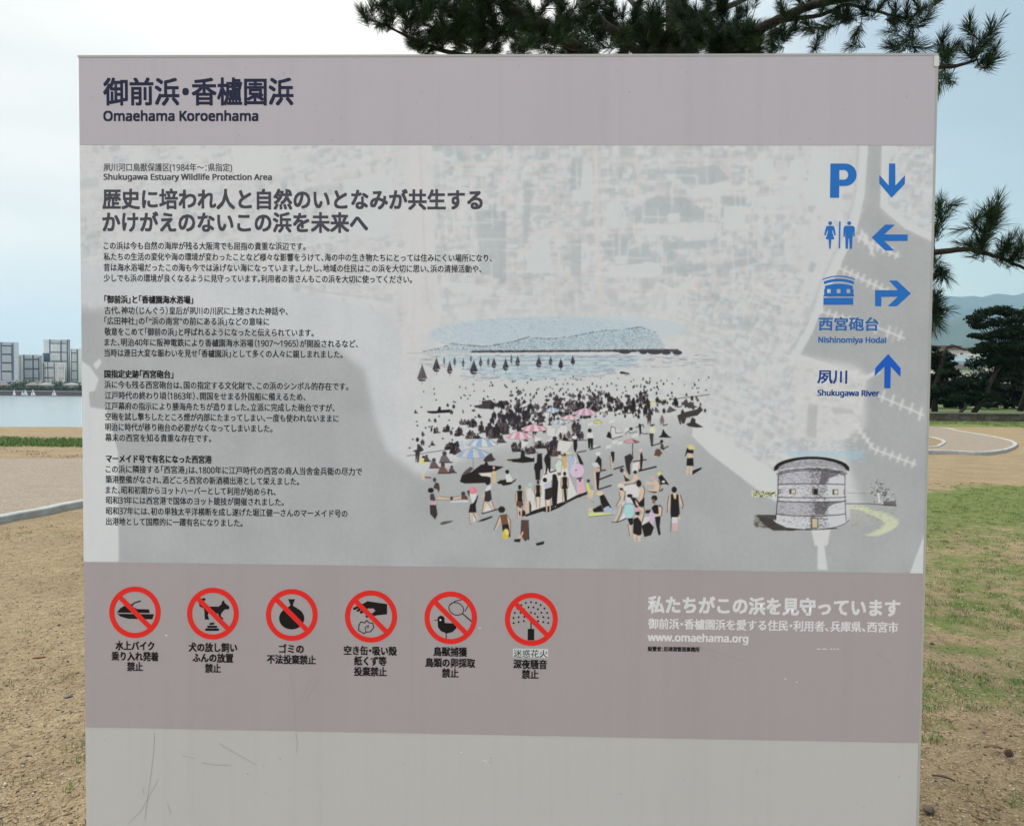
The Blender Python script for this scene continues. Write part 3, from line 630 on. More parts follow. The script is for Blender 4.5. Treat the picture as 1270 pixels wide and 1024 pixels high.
lady(500, 375, 735, INK, SKIN, 44, .6); lady(715, 290, 730, INK, SKIN, 44, .8); P(INK, 690, 300, 740, 300, 765, 400, 745, 700, 690, 730, 680, 560)
P((198, 208, 230), 575, 430, 650, 390, 680, 470, 600, 500); E(INK, 590, 370, 28, 30); P((40, 32, 38), 590, 490, 690, 460, 680, 600, 650, 630, 590, 630); P(SKIN, 595, 625, 622, 630, 625, 790, 605, 800); P(SKIN, 645, 620, 672, 620, 665, 780, 650, 790); Ln(INK, 4, 595, 625, 605, 800); Ln(INK, 4, 672, 620, 668, 780)
lady(850, 260, 665, INK, SKIN, 52, .55); P(INK, 830, 450, 865, 450, 880, 660, 850, 650)
P((226, 232, 110), 1135, 410, 1160, 420, 1195, 510, 1160, 535, 1140, 480); P((150, 150, 160), 1160, 420, 1210, 430, 1240, 480, 1190, 500); E(SH, 1160, 382, 22); P(SKIN, 1190, 500, 1240, 510, 1210, 600, 1150, 590); P(SKIN, 1115, 600, 1200, 605, 1220, 650, 1150, 640); Ln(INK, 3.5, 1115, 600, 1190, 635, 1225, 660)
Z(730, 560, 8.53)
P(SAND, 345, 380, 470, 330, 540, 400, 530, 480, 400, 470); P(SAND, 320, 735, 370, 640, 400, 690); P(SAND, 465, 120, 530, 100, 520, 200, 460, 210)
E((224, 222, 226), 100, 22, 26, 22); P(INK, 70, 110, 100, 40, 135, 80, 135, 200, 115, 230); P((222, 222, 228), 32, 125, 90, 110, 125, 165, 60, 160); P((196, 164, 140), 55, 165, 120, 170, 125, 210, 60, 215); P(SKIN, 52, 200, 78, 210, 88, 400, 68, 400); P(INK, 75, 215, 120, 215, 105, 400, 88, 400); Ln(INK, 14, 110, 295, 250, 240); Ln(INK, 12, 100, 400, 240, 355); Ln(INK, 12, 130, 200, 180, 192)
P(INK, 235, 0, 272, 0, 270, 90, 255, 120, 240, 60); P(SKIN, 225, 40, 245, 50, 260, 180, 240, 185); Ln(INK, 12, 265, 185, 370, 152); Ln(INK, 3, 225, 40, 240, 185)
P((48, 40, 44), 380, 50, 440, 20, 475, 60, 440, 130, 440, 240, 425, 240, 400, 190, 388, 120); P(INK, 530, 60, 560, 0, 575, 60, 560, 200, 530, 215, 535, 100); P(SKIN, 528, 30, 545, 20, 545, 180, 530, 190); Ln(INK, 10, 470, 105, 610, 82); Ln(INK, 15, 550, 198, 715, 158); E((222, 190, 196), 550, -15, 18)
E((60, 46, 44), 350, 195, 20, 24); P(SKIN, 365, 210, 385, 200, 412, 270, 390, 300); P(INK, 370, 240, 400, 280, 440, 300, 390, 315); E(INK, 492, 215, 18); P(SKIN, 475, 245, 520, 240, 532, 290, 480, 320, 370, 335, 345, 320, 430, 320, 465, 295); Ln(INK, 5, 380, 350, 480, 335, 530, 295); P((224, 170, 165), 345, 318, 375, 310, 380, 330, 350, 335)
E((222, 214, 190), 340, 358, 34, 26); P(INK, 330, 380, 365, 385, 360, 410, 335, 405); P(SKIN, 322, 425, 350, 400, 385, 420, 375, 500, 330, 560, 290, 575, 345, 490); P((220, 220, 232), 345, 540, 380, 520, 385, 560, 355, 570); P(SKIN, 325, 570, 360, 580, 340, 640, 290, 740, 265, 730, 310, 650); Ln(INK, 5, 350, 400, 390, 425, 375, 510); Ln(INK, 4, 322, 425, 335, 490, 290, 575); Ln(INK, 5, 355, 580, 340, 650, 295, 745, 240, 742); Ln(INK, 8, 300, 745, 400, 705)
P(SKIN, 532, 380, 575, 370, 592, 420, 580, 480, 560, 520, 530, 530, 548, 440); E(INK, 532, 335, 26, 36); P(INK, 530, 540, 590, 480, 588, 580, 555, 580); Ln(INK, 5, 575, 360, 595, 410, 575, 500)
P((222, 222, 226), 395, 480, 430, 450, 470, 500, 465, 540, 400, 540); E(INK, 435, 465, 30, 18); P(INK, 440, 480, 500, 490, 560, 570, 500, 590); P(SKIN, 490, 500, 520, 540, 540, 590, 500, 560)
E((172, 214, 214), 427, 618, 54, 82, .05); P((172, 214, 214), 375, 560, 470, 560, 480, 650, 440, 710); P(INK, 410, 705, 470, 700, 470, 760, 440, 780); P(SKIN, 415, 760, 450, 780, 450, 890, 432, 890); Ln(INK, 4, 415, 760, 435, 890); Ln(INK, 3, 372, 600, 375, 560, 430, 545, 478, 560)
E((222, 170, 186), 510, 612, 30, 26); P(INK, 490, 640, 540, 630, 535, 670, 500, 665); P(SKIN, 490, 670, 540, 680, 575, 640, 530, 590, 535, 575, 590, 600, 580, 690, 560, 740, 490, 720); P(INK, 475, 710, 520, 690, 560, 750, 560, 860, 540, 890, 470, 860); P(SKIN, 470, 870, 505, 880, 500, 945, 480, 950); P(SKIN, 520, 885, 555, 880, 545, 950, 520, 950); Ln(INK, 4, 540, 575, 592, 600, 580, 690, 562, 740)
P(INK, 560, 780, 640, 740, 690, 800, 660, 880, 590, 900); P((222, 222, 226), 565, 780, 590, 690, 660, 680, 640, 720); P((206, 186, 214), 640, 640, 690, 650, 730, 715, 690, 720, 680, 770, 650, 750)
E(INK, 695, 490, 32, 30); P((120, 92, 82), 672, 490, 700, 500, 705, 545, 675, 545); P(INK, 665, 590, 700, 560, 760, 570, 740, 660, 690, 650); P(SKIN, 735, 570, 775, 590, 770, 670, 720, 680, 690, 665, 740, 655); P(INK, 700, 690, 760, 680, 750, 800, 762, 870, 740, 885, 715, 780); Ln(INK, 5, 750, 560, 778, 590, 770, 680); P(INK, 600, 620, 660, 610, 640, 650, 600, 650)
E(INK, 905, 400, 28, 32); P(SKIN, 845, 460, 905, 435, 975, 460, 1000, 560, 985, 590, 955, 520, 860, 520, 850, 640, 832, 640, 838, 520); P(INK, 870, 450, 890, 445, 905, 500, 925, 500, 930, 445, 950, 455, 955, 560, 965, 660, 865, 660, 868, 560); Ln(INK, 5, 850, 460, 836, 540, 834, 640); Ln(INK, 6, 970, 455, 1000, 560, 990, 600); P(INK, 870, 655, 950, 655, 950, 690, 870, 700)
P((224, 222, 224), 880, 690, 940, 690, 940, 750, 880, 750); P((224, 176, 184), 885, 750, 940, 755, 935, 835, 895, 835); E(SKIN, 950, 700, 24, 16); Ln(INK, 4, 880, 680, 870, 760, 868, 850)
E((222, 170, 180), 680, 278, 22, 20); P(SKIN, 690, 300, 740, 310, 755, 380, 740, 425, 640, 420, 630, 395, 690, 400, 700, 350, 610, 345, 605, 310, 690, 330); Ln(INK, 5, 735, 300, 758, 360, 745, 420); P(INK, 610, 415, 740, 425, 790, 380, 780, 410, 700, 435); E((206, 214, 110), 748, 230, 22, 16); P(INK, 735, 270, 770, 240, 810, 290, 850, 350, 800, 340, 760, 350, 750, 300); P((224, 222, 222), 770, 310, 800, 300, 810, 325, 780, 330)
P(SKIN, 1040, 0, 1100, 0, 1100, 60, 1050, 70); P(INK, 1040, 70, 1105, 65, 1110, 150, 1035, 145); P(SKIN, 1040, 145, 1065, 150, 1050, 245, 1030, 240); P(SKIN, 1075, 150, 1098, 148, 1095, 245, 1075, 240); P(INK, 1095, 245, 1100, 200, 1190, 165, 1195, 180, 1110, 235)
P((222, 204, 120), 1045, -60, 1100, -75, 1115, -25, 1060, -30); E((222, 204, 120), 1085, -48, 40, 24, .5); E((224, 218, 190), 1080, -45, 16, 10, .5); P(INK, 1040, -40, 1065, -20, 1110, -20, 1105, 20, 1045, 10, 1015, 55); 
E((226, 206, 170), 120, 440, 36, 22); P(INK, 115, 470, 160, 450, 240, 590, 150, 600, 130, 540); P(INK, 40, 610, 130, 560, 160, 630, 60, 640); P(SKIN, 0, 590, 45, 600, 40, 630, 0, 625); P((224, 230, 150), 0, 640, 250, 650, 240, 665, 0, 685); P((180, 196, 224), 165, 590, 210, 570, 250, 620, 230, 640, 170, 630); P((180, 196, 224), 250, 630, 290, 610, 300, 640, 260, 660); Ln(INK, 4, 0, 688, 130, 675, 250, 662)
# specks of ink in the sand
Z(0, 0, 1)
for k in range(40): E((120, 118, 118), pr.uniform(520, 870), pr.uniform(560, 690), .6, a=.7, n=6)

# ---- the drawing of the round fort
Z(900, 520, 5.08)
for k in range(900):
    x = pr.uniform(240, 880); yy = pr.uniform(118, 270)
    if yy > 215 and 310 < x < 770: continue
    if yy < 190 and (x < 380 or x > 830): continue
    blue = 195 < yy < 262 and x > 340
    Ln((150, 192, 212) if blue else (160, 168, 176) if pr.random() < .6 else (205, 208, 210), 2.4, x, yy, x + pr.uniform(6, 20), yy + pr.uniform(-5, 5), a=.9 if blue else .7)
P((160, 198, 216), 380, 205, 860, 200, 870, 215, 830, 250, 400, 245, a=.35)
P((212, 216, 190), 162, 450, 320, 455, 320, 486, 165, 488); 
for k in range(120): x = pr.uniform(165, 320); yy = pr.uniform(452, 486); E(pr.choice([40, 150, 90]) * np.array([1, 1, .7]), x, yy, pr.uniform(2, 5), a=.8, n=6)
for k in range(46):
    t_ = k / 45; cx_ = 800 + 250 * math.sin(t_ * 2.6) * (1 - .1 * t_); cy_ = 548 + 175 * t_; P((200, 206, 176), cx_ - 45, cy_ + pr.uniform(-8, 4), cx_ + 60, cy_ - 10 + pr.uniform(-6, 6), cx_ + 40, cy_ + 14, cx_ - 30, cy_ + 14, a=.38)
P((168, 170, 168), 780, 560, 860, 575, 930, 620, 940, 655, 850, 690, 790, 690, a=.8)
for k in range(140): x = pr.uniform(780, 1070); yy = pr.uniform(530, 700); Ln((120, 128, 90), 2, x, yy, x + 14, yy - 5, a=.5)
for k in range(130): x = 975 + pr.normal() * 38; yy = 455 + pr.normal() * 28 + (x - 975) * .35; Ln(pr.choice([40, 120, 205]) * np.ones(3), 4, x, yy, x + pr.uniform(-14, 14), yy + pr.uniform(-10, 10), a=.85)
P((226, 226, 226), 945, 460, 965, 465, 975, 525, 950, 525); Ln(INK, 3, 950, 455, 955, 525); P((226, 226, 226), 980, 515, 1070, 515, 1070, 540, 985, 532)
Ln(INK, 3, 750, 530, 900, 530, 1075, 545); Ln((110, 112, 112), 2, 760, 462, 890, 465)
for k in range(40): Ln(INK, 3, 990 + k * 2, 515, 994 + k * 2, 540, a=.5)
for k in range(500):                     # shadow on the ground at the left
    x = pr.uniform(175, 420); yy = 600 + (x - 175) * .25 + pr.uniform(0, 75) * (1 - (x - 175) / 500)
    if yy > 705: continue
    Ln(pr.choice([30, 80, 150]) * np.array([1, .98, .9]), 4, x, yy, x + 18, yy + 3, a=.7)
P((58, 54, 52), 190, 600, 320, 600, 330, 640, 500, 685, 495, 695, 300, 700, 250, 670, a=.85)
def arc(x0, x1, y, dip, n=24, up=1):
    t = np.linspace(0, 1, n); return [v for k in t for v in (x0 + (x1 - x0) * k, y + up * dip * (4 * k * (1 - k)) ** .62)]
def band_(col, xa, xb, ya, da, xc, xd, yb, db):
    up_ = arc(xa, xb, ya, da); lo = np.array(arc(xc, xd, yb, db)).reshape(-1, 2)[::-1].ravel().tolist(); P(col, *up_, *lo)
WH = (214, 217, 222)
band_((26, 24, 26), 304, 777, 305, -68, 304, 777, 325, -28)
band_((176, 176, 183), 322, 760, 318, -69, 320, 762, 350, -34)
band_((22, 20, 22), 304, 777, 300, -66, 318, 765, 318, -70)
band_((182, 180, 188), 332, 752, 338, -36, 330, 752, 410, -6)
band_(WH, 325, 758, 330, -34, 325, 758, 350, -30)
band_((182, 182, 190), 330, 748, 350, -32, 328, 750, 408, -4); band_((200, 202, 208), 328, 750, 410, -4, 328, 755, 488, 6); band_(WH, 325, 758, 488, 3, 325, 758, 508, 8)
band_((176, 176, 184), 325, 750, 512, 8, 318, 752, 590, 16); band_((206, 208, 212), 316, 755, 590, 16, 314, 757, 640, 50); band_(WH, 296, 776, 632, 62, 314, 757, 630, 54)
P((222, 226, 230), 660, 365, 748, 352, 750, 410, 640, 405); P((222, 226, 230), 640, 415, 752, 418, 752, 488, 625, 488); P((222, 226, 230), 640, 545, 750, 520, 752, 590, 625, 598, 625, 580); P((222, 226, 230), 625, 605, 755, 595, 757, 640, 700, 680, 622, 690)
def shade_area(x): return np.interp(x, [320, 450, 560, 620, 660, 750], [.5, .35, .75, .9, .1, .02])
for k in range(700):
    x = pr.uniform(326, 756); u = (x - 320) / 440; yy = pr.uniform(254, 318) + 50 * (1 - (4 * u * (1 - u)) ** .62); Ln((104, 102, 108), 2, x, yy, x + 12, yy + (u - .5) * 6, a=.5)
for k in range(5200):                    # masonry hatching
    x = pr.uniform(322, 752); t = pr.random(); yy = 325 + t * 350
    if pr.random() > shade_area(x) + (.25 if (520 < yy < 560 and x > 500) or (yy < 380 and x > 500) else 0): continue
    u = (x - 320) / 430; yy2 = yy + (-1 + t * 2.1) * 30 * 4 * u * (1 - u) * .8
    if yy2 > 690 or yy2 < 285: continue
    g = 40 if 520 < x < 640 else pr.choice([70, 110, 140]); Ln((g, g, g + 4), 2, x, yy2, x + pr.uniform(5, 14), yy2 + (u - .5) * 2, a=.55)
P((70, 68, 72), 600, 330, 745, 320, 700, 350, 650, 370, 620, 405, 590, 405, a=.6); P((74, 72, 76), 560, 520, 750, 515, 680, 530, 640, 560, 620, 595, 560, 595, a=.55)
for q in ((330, 748, 352, -32), (328, 750, 410, -5), (325, 758, 488, 5), (325, 758, 512, 8), (316, 755, 592, 16), (320, 760, 345, -34)): Ln((36, 34, 38), 4, *arc(*q))
Ln(INK, 4, 330, 350, 328, 490, 325, 510, 314, 640); Ln(INK, 3, 750, 350, 750, 490, 757, 640); Ln((60, 58, 60), 4, *arc(296, 776, 632, 62)); Ln(INK, 5, 380, 690, 500, 690, 560, 684); Ln(INK, 5, 610, 690, 700, 684)
for (x, y, w_, h_, lt) in ((332, 440, 14, 26, 0), (400, 438, 42, 30, 1), (545, 435, 36, 40, 2), (672, 440, 36, 34, 1), (742, 442, 10, 30, 0)):
    P((74, 64, 62) if lt != 2 else (96, 90, 84), x, y, x + w_, y, x + w_, y + h_, x, y + h_); P(INK if lt == 2 else (206, 196, 178), x + w_ * .3, y + 4, x + w_ - 3, y + 4, x + w_ - 3, y + h_ - 4, x + w_ * .3, y + h_ - 3)
P((96, 84, 72), 535, 618, 584, 618, 582, 684, 537, 686); P((190, 180, 152), 543, 624, 578, 624, 576, 680, 545, 682)
P((214, 217, 222), 296, 632, 314, 640, 380, 680, 500, 692, 500, 682, 400, 668, 330, 640, a=.8); 

IMG[:] = blur(IMG, 1)[:, :, :] * .55 + IMG * .45
alb = lin(np.clip(IMG, 0, 255)) / K; alb *= (.95 / np.maximum(alb.max(2, keepdims=True), .95))   # nothing printed is lighter than white paper
px = np.ones((IH, IW, 4), dtype=np.float32); px[..., :3] = enc(alb)
im = bpy.data.images.new('map_print', IW, IH, alpha=False)
im.pixels.foreach_set(px[::-1].ravel()); im.update(); im.pack()
M_map = board_mat('sign_map_print', (1, 1, 1), .02)
t = M_map.node_tree; b = t.nodes['Principled BSDF']
ti = t.nodes.new('ShaderNodeTexImage'); ti.image = im; ti.interpolation = 'Cubic'; ti.extension = 'EXTEND'
uvn = t.nodes.new('ShaderNodeUVMap'); uvn.uv_map = 'UVMap'; t.links.new(uvn.outputs[0], ti.inputs[0])
old = b.inputs['Base Color'].links[0].from_socket
mx = t.nodes.new('ShaderNodeMixRGB'); mx.blend_type = 'MULTIPLY'; mx.inputs[0].default_value = 1
t.links.new(old, mx.inputs[1]); t.links.new(ti.outputs[0], mx.inputs[2]); t.links.new(mx.outputs[0], b.inputs['Base Color'])
mapo = band('map_panel', Z2, Z1, M_map, .0008)
uv = mapo.data.uv_layers.new(name='UVMap')
for l in mapo.data.loops:
    v = mapo.data.vertices[l.vertex_index].co
    uv.data[l.index].uv = (v.x / SW, (v.z - EYE - Z2) / (Z1 - Z2))
# ------------------------------------------------------------------ lettering: flat vinyl characters on the bands
_font_jobs = []
import os
def own_font(n):                          # the grotesque Blender itself ships; its built-in font when it is missing
    try: return bpy.data.fonts.load(os.path.join(bpy.utils.resource_path('LOCAL'), 'datafiles', 'fonts', n))
    except Exception: return None
FONT_L = own_font('NotoSansHebrew-Regular.woff2')
OPENB, CLOSEB = '「（', '」）、。：'
def is_cjk(ch): return ord(ch) > 0x2000
def _curve(s, latin, res=2):
    c = bpy.data.curves.new('lettering', 'FONT'); c.body = s; c.size = 1; c.resolution_u = res
    if latin and FONT_L: c.font = FONT_L
    adv = 0.0
    if not latin:
        for i_, ch in enumerate(s):
            k_ = (-20 if ch in CLOSEB else 0) + (-11 if ch == '・' else 0)
            if i_ + 1 < len(s): k_ += (-20 if s[i_ + 1] in OPENB else 0) + (-11 if s[i_ + 1] == '・' else 0)
            if k_: c.body_format[i_].kerning = k_
            adv += 1.0 + .025 * k_
    o = bpy.data.objects.new('lettering', c); COL.objects.link(o); return o, adv
def _extent(ch):
    o, _ = _curve(ch, not is_cjk(ch)); me = bpy.data.meshes.new_from_object(o.evaluated_get(bpy.context.evaluated_depsgraph_get()))
    ys = [v.co.y for v in me.vertices]; bpy.data.objects.remove(o); bpy.data.meshes.remove(me); return (min(ys) + max(ys)) / 2, max(ys) - min(ys)
EXT_C, EXT_L = _extent('国'), _extent('H')
def ink(name, c, rough=.5):
    return material(name, pig(c), rough, spec=.18)
I_navy, I_grey, I_black = ink('ink_navy', (32, 36, 60)), ink('ink_grey', (68, 68, 76)), ink('ink_black', (26, 28, 36))
I_deep, I_white, I_blue = ink('ink_deep_black', (24, 22, 24)), ink('ink_white', (232, 232, 232)), ink('ink_blue', (38, 104, 178))
I_blue2, I_red, I_txtb = ink('ink_dark_blue', (28, 88, 180)), ink('ink_red', (212, 44, 38)), ink('ink_text_blue', (44, 98, 160))
I_navyb = ink('ink_navy_blue', (24, 62, 128))
def text(s, xl, xr, yc, em, bold, m, key, fit=True):
    runs = []
    for ch in s:
        lat = not is_cjk(ch)
        if runs and runs[-1][1] == lat: runs[-1][0] += ch
        else: runs.append([ch, lat])
    _font_jobs.append(([(*_curve(r, lat, 3 if em > 20 else 2), r, lat) for r, lat in runs], s, xl, xr, yc, em, bold, m, key))
def flush_text():
    dg = bpy.context.evaluated_depsgraph_get()
    groups = {}
    for (runs, s, xl, xr, yc, em, bold, m, key) in _font_jobs:
        cur = 0.0; CO = []; TR = []; nv = 0; whole = len(runs) == 1 and runs[0][3]; prev_lat = None
        for (o, adv, r, lat) in runs:
            me = bpy.data.meshes.new_from_object(o.evaluated_get(dg))
            n_ = len(me.vertices); co = np.zeros(n_ * 3); me.vertices.foreach_get('co', co); co = co.reshape(-1, 3)
            me.calc_loop_triangles(); T = np.zeros(len(me.loop_triangles) * 3, dtype=np.int32); me.loop_triangles.foreach_get('vertices', T); T = T.reshape(-1, 3)
            bpy.data.meshes.remove(me); bpy.data.objects.remove(o)
            if lat and not whole:          # figures set among the Japanese characters
                k_ = .74 / EXT_L[1]; co[:, :2] = (co[:, :2] - (0, EXT_L[0])) * k_ + (0, EXT_C[0]); x0 = co[:, 0].min(); wv_ = co[:, 0].max() - x0; co[:, 0] += cur - x0 + .04; cur += wv_ + .08
            else:
                if prev_lat and r[0] in OPENB: cur -= .5
                co[:, 0] += cur; cur += adv
            prev_lat = lat
            CO.append(co); TR.append(T + nv); nv += n_
        co = np.concatenate(CO); T = np.concatenate(TR)
        a = S(xl, yc); b_ = S(xr, yc); mmp = (S(xl, yc)[1] - S(xl, yc + 10)[1]) / 10      # metres per photo pixel here
        x0, x1 = co[:, 0].min(), co[:, 0].max()
        sx = (b_[0] - a[0]) / (x1 - x0)
        mid, hh = EXT_L if whole else EXT_C
        sy = em * mmp / hh
        X = a[0] + (co[:, 0] - x0) * sx; Zz = a[1] + (co[:, 1] - mid) * sy
        # heavier strokes: the outline printed several times with a small shift
        sh = [(0, 0)]
        if bold:
            d = bold * mmp
            sh = [(-d, -d), (d, -d), (d, d), (-d, d), (0, 0), (0, d), (0, -d), (d, 0), (-d, 0)] if bold > .55 else [(-d, -d * .6), (d, -d * .6), (-d, d * .6), (d, d * .6)]
        V, TT = groups.setdefault((key, m.name), ([], []))
        for k, (dx, dz) in enumerate(sh):
            off = sum(len(v) for v in V)
            V.append(np.stack([X + dx, np.full(nv, -.00105 - .00001 * k), Zz + dz + EYE], -1)); TT.append(T + off)
    for (key, mn), (V, TT) in groups.items():
        me = fastmesh('lettering', np.concatenate(V), np.concatenate(TT))
        o = bpy.data.objects.new('lettering', me); COL.objects.link(o); me.materials.append(bpy.data.materials[mn]); o.parent = PARENTS[key]; o['kind'] = 'stuff'
PARENTS = {'head': header, 'map': mapo, 'note': notice, 'text': mapo, 'dir': mapo}
text('御前浜・香櫨園浜', 129, 363.5, 115, 31.5, .78, I_navy, 'head')
text('Omaehama Koroenhama', 129, 320, 144.3, 11.6, .6, I_navy, 'head')
text('夙川河口鳥獣保護区(1984年〜：県指定)', 129, 288, 208, 9.4, .14, I_grey, 'map')
text('Shukugawa Estuary Wildlife Protection Area', 129, 337, 219.6, 7.0, .38, I_grey, 'map')
text('歴史に培われ人と自然のいとなみが共生する', 128, 598, 247.5, 23, .75, I_grey, 'map')
text('かけがえのないこの浜を未来へ', 128, 456, 276, 23, .75, I_grey, 'map')
body = [('この浜は今も自然の海岸が残る大阪湾でも屈指の貴重な浜辺です。', 129, 379, 305), ('私たちの生活の変化や海の環境が変わったことなど様々な影響をうけて、海の中の生き物たちにとっては住みにくい場所になり、', 129, 610, 318.5),
        ('昔は海水浴場だったこの海も今では泳げない海になっています。しかし、地域の住民はこの浜を大切に思い、浜の清掃活動や、', 129, 597, 331.8), ('少しでも浜の環境が良くなるように見守っています。利用者の皆さんもこの浜を大切に使ってください。', 129, 511, 345),
        ('古代、神功（じんぐう）皇后が夙川の川尻に上陸された神話や、', 130, 357, 385), ('「広田神社」の「“浜の南宮”の前にある浜」などの意味に', 130, 334, 398), ('敬意をこめて「御前の浜」と呼ばれるようになったと伝えられています。', 130, 389, 411.3),
        ('また、明治40年に阪神電鉄により香櫨園海水浴場（1907〜1965）が開設されるなど、', 130, 444, 424.5), ('当時は連日大変な賑わいを見せ「香櫨園浜」として多くの人々に親しまれました。', 130, 425, 437.6),
        ('浜に今も残る西宮砲台は、国の指定する文化財で、この浜のシンボル的存在です。', 130, 432, 477), ('江戸時代の終わり頃（1863年）、開国をせまる外国船に備えるため、', 130.5, 379, 490.3), ('江戸幕府の指示により勝海舟たちが造りました。立派に完成した砲台ですが、', 130.5, 415, 503.5),
        ('空砲を試し撃ちしたところ煙が内部にたまってしまい、一度も使われないままに', 131, 420, 516.5), ('明治に時代が移り砲台の必要がなくなってしまいました。', 131, 338, 529.5), ('幕末の西宮を知る貴重な存在です。', 131, 262, 542.5),
        ('この浜に隣接する「西宮港」は、1800年に江戸時代の西宮の商人当舎金兵衛の尽力で', 131.5, 449, 581.5), ('築港整備がなされ、酒どころ西宮の新酒積出港として栄えました。', 131.5, 371, 594.3), ('また、昭和初期からヨットハーバーとして利用が始められ、', 131.5, 342, 607.3),
        ('昭和31年には西宮港で国体のヨット競技が開催されました。', 132, 352, 620), ('昭和37年には、初の単独太平洋横断を成し遂げた堀江健一さんのマーメイド号の', 132, 431, 633.2), ('出港地として国際的に一躍有名になりました。', 132, 301, 646.3)]
for (s, a, b_, y) in body: text(s, a, b_, y, 9.0, .17, I_black, 'map')
for (s, a, b_, y) in (('「御前浜」と「香櫨園海水浴場」', 130, 239.5, 371.5), ('国指定史跡「西宮砲台」', 130, 215, 463.8), ('マーメイド号で有名になった西宮港', 132, 262.5, 568.5)): text(s, a, b_, y, 9.2, .42, I_deep, 'map')
text('西宮砲台', 1015.5, 1089, 402, 15.6, .55, I_txtb, 'dir'); text('Nishinomiya Hodai', 1015, 1098.5, 421.3, 6.8, .42, I_txtb, 'dir')
text('夙川', 1014, 1050, 467.3, 16, .5, I_navyb, 'dir'); text('Shukugawa River', 1014, 1090, 487, 6.8, .42, I_navyb, 'dir')
text('私たちがこの浜を見守っています', 804, 1115.5, 749.5, 19.5, .8, I_white, 'note')
text('御前浜・香櫨園浜を愛する住民・利用者、兵庫県、西宮市', 804, 1113.5, 773, 12.2, .42, I_white, 'note')
text('www.omaehama.org', 803.5, 927.5, 789.4, 9.2, .55, I_white, 'note')
text('設置者：尼崎港管理事務所', 803.5, 867.5, 804, 5.6, .3, I_deep, 'note')

caps = [(167.7, ['水上バイク', '乗り入れ発着', '禁止'], (47.5, 57.5, 19), (800, 813, 826)),
        (264.3, ['犬の放し飼い', 'ふんの放置', '禁止'], (59.5, 50, 19), (802, 815, 828)),
        (361.6, ['ゴミの', '不法投棄禁止'], (30, 60), (804, 817)),
        (459.5, ['空き缶・吸い殻', '紙くず等', '投棄禁止'], (65, 39.5, 40), (806, 819, 832)),
        (558.5, ['鳥獣捕獲', '鳥類の卵採取', '禁止'], (41, 61, 20), (807.5, 821, 834)),
        (657.5, ['深夜騒音', '禁止'], (41, 20), (823, 835.5))]
for i, (cx, ss, ws, ys) in enumerate(caps):
    for s, w_, y in zip(ss, ws, ys): text(s, cx - w_ / 2, cx + w_ / 2, y, 10.6, .52, I_deep, 'cap%d' % i)
text('迷惑花火', 637, 679, 809.8, 9.2, .05, I_deep, 'cap5', True)

# ---- printed symbols, cut as thin sheets
class Sheet:
    def __init__(s, z0=.0011): s.parts = {}; s.z = z0
    def P(s, mname, pts, dz=0.0):
        q = _pp(pts); q = S(q[:, 0], q[:, 1])
        s.parts.setdefault(mname, []).append((q, dz))
    def E(s, m, cx, cy, rx, ry=None, rot=0, n=32, dz=0.0):
        ry = rx if ry is None else ry; c, s_ = math.cos(rot), math.sin(rot)
        s.P(m, [v for k in range(n) for v in (cx + rx * math.cos(2 * math.pi * k / n) * c - ry * math.sin(2 * math.pi * k / n) * s_, cy + rx * math.cos(2 * math.pi * k / n) * s_ + ry * math.sin(2 * math.pi * k / n) * c)], dz)
    def L(s, m, wd, *pts, closed=False, dz=0.0):
        q = np.asarray(pts, float).reshape(-1, 2)
        if closed: q = np.vstack([q, q[:1]])
        for i in range(len(q) - 1):
            d = q[i + 1] - q[i]; l = math.hypot(*d); nrm = np.array([-d[1], d[0]]) / l * wd / 2
            s.P(m, np.concatenate([q[i] + nrm, q[i + 1] + nrm, q[i + 1] - nrm, q[i] - nrm]), dz + .00001 * (i % 5))
            s.E(m, q[i + 1][0], q[i + 1][1], wd / 2, n=10, dz=dz + .00006)
        s.E(m, q[0][0], q[0][1], wd / 2, n=10, dz=dz + .00006)
    def ring(s, m, cx, cy, ro, ri, n=56, dz=0.0):
        for k in range(n):
            a0, a1 = 2 * math.pi * k / n, 2 * math.pi * (k + 1) / n
            s.P(m, [cx + ro * math.cos(a0), cy + ro * math.sin(a0), cx + ro * math.cos(a1), cy + ro * math.sin(a1), cx + ri * math.cos(a1), cy + ri * math.sin(a1), cx + ri * math.cos(a0), cy + ri * math.sin(a0)], dz)
    def build(s, name, parent, mat):
        V = []; Fc = []
        for k, (q, dz) in enumerate(s.parts[mat.name]):
            b0 = len(V); V += [(float(a), -(s.z + dz + (k % 7) * .000004), float(b) + EYE) for a, b in q]
            Fc.append(tuple(range(b0, b0 + len(q))))
        me = mesh(name, V, Fc); me.materials.append(mat); o = bpy.data.objects.new(name, me); COL.objects.link(o); o.parent = parent; return o
BK, RD, BU, BU2, WT = I_deep.name, I_red.name, I_blue.name, I_blue2.name, I_white.name
def prohib(ctx, cx, cy, Rr, draw, label, idx):
    Z(*ctx); g = Sheet(.0011); draw(g)
    pic = g.build('prohibition_symbol', sign, I_deep); pic['label'] = label
    r = Sheet(.0013); r.ring(RD, cx, cy, Rr, Rr - 27, dz=0)
    c = .7071; d = Rr - 14; hw = 13
    r.P(RD, [cx - c * d + c * hw, cy - c * d - c * hw, cx + c * d + c * hw, cy + c * d - c * hw, cx + c * d - c * hw, cy + c * d + c * hw, cx - c * d - c * hw, cy - c * d + c * hw], .00003)
    r.build('ring', pic, I_red); PARENTS['cap%d' % idx] = pic
def d_ski(g):
    g.P(BK, [106, 208, 125, 185, 150, 170, 185, 163, 195, 180, 215, 189, 275, 191, 280, 210]); g.P(BK, [108, 214, 302, 216, 293, 243, 165, 240, 125, 228]); g.L(BK, 7, 172, 180, 200, 156, 230, 148)
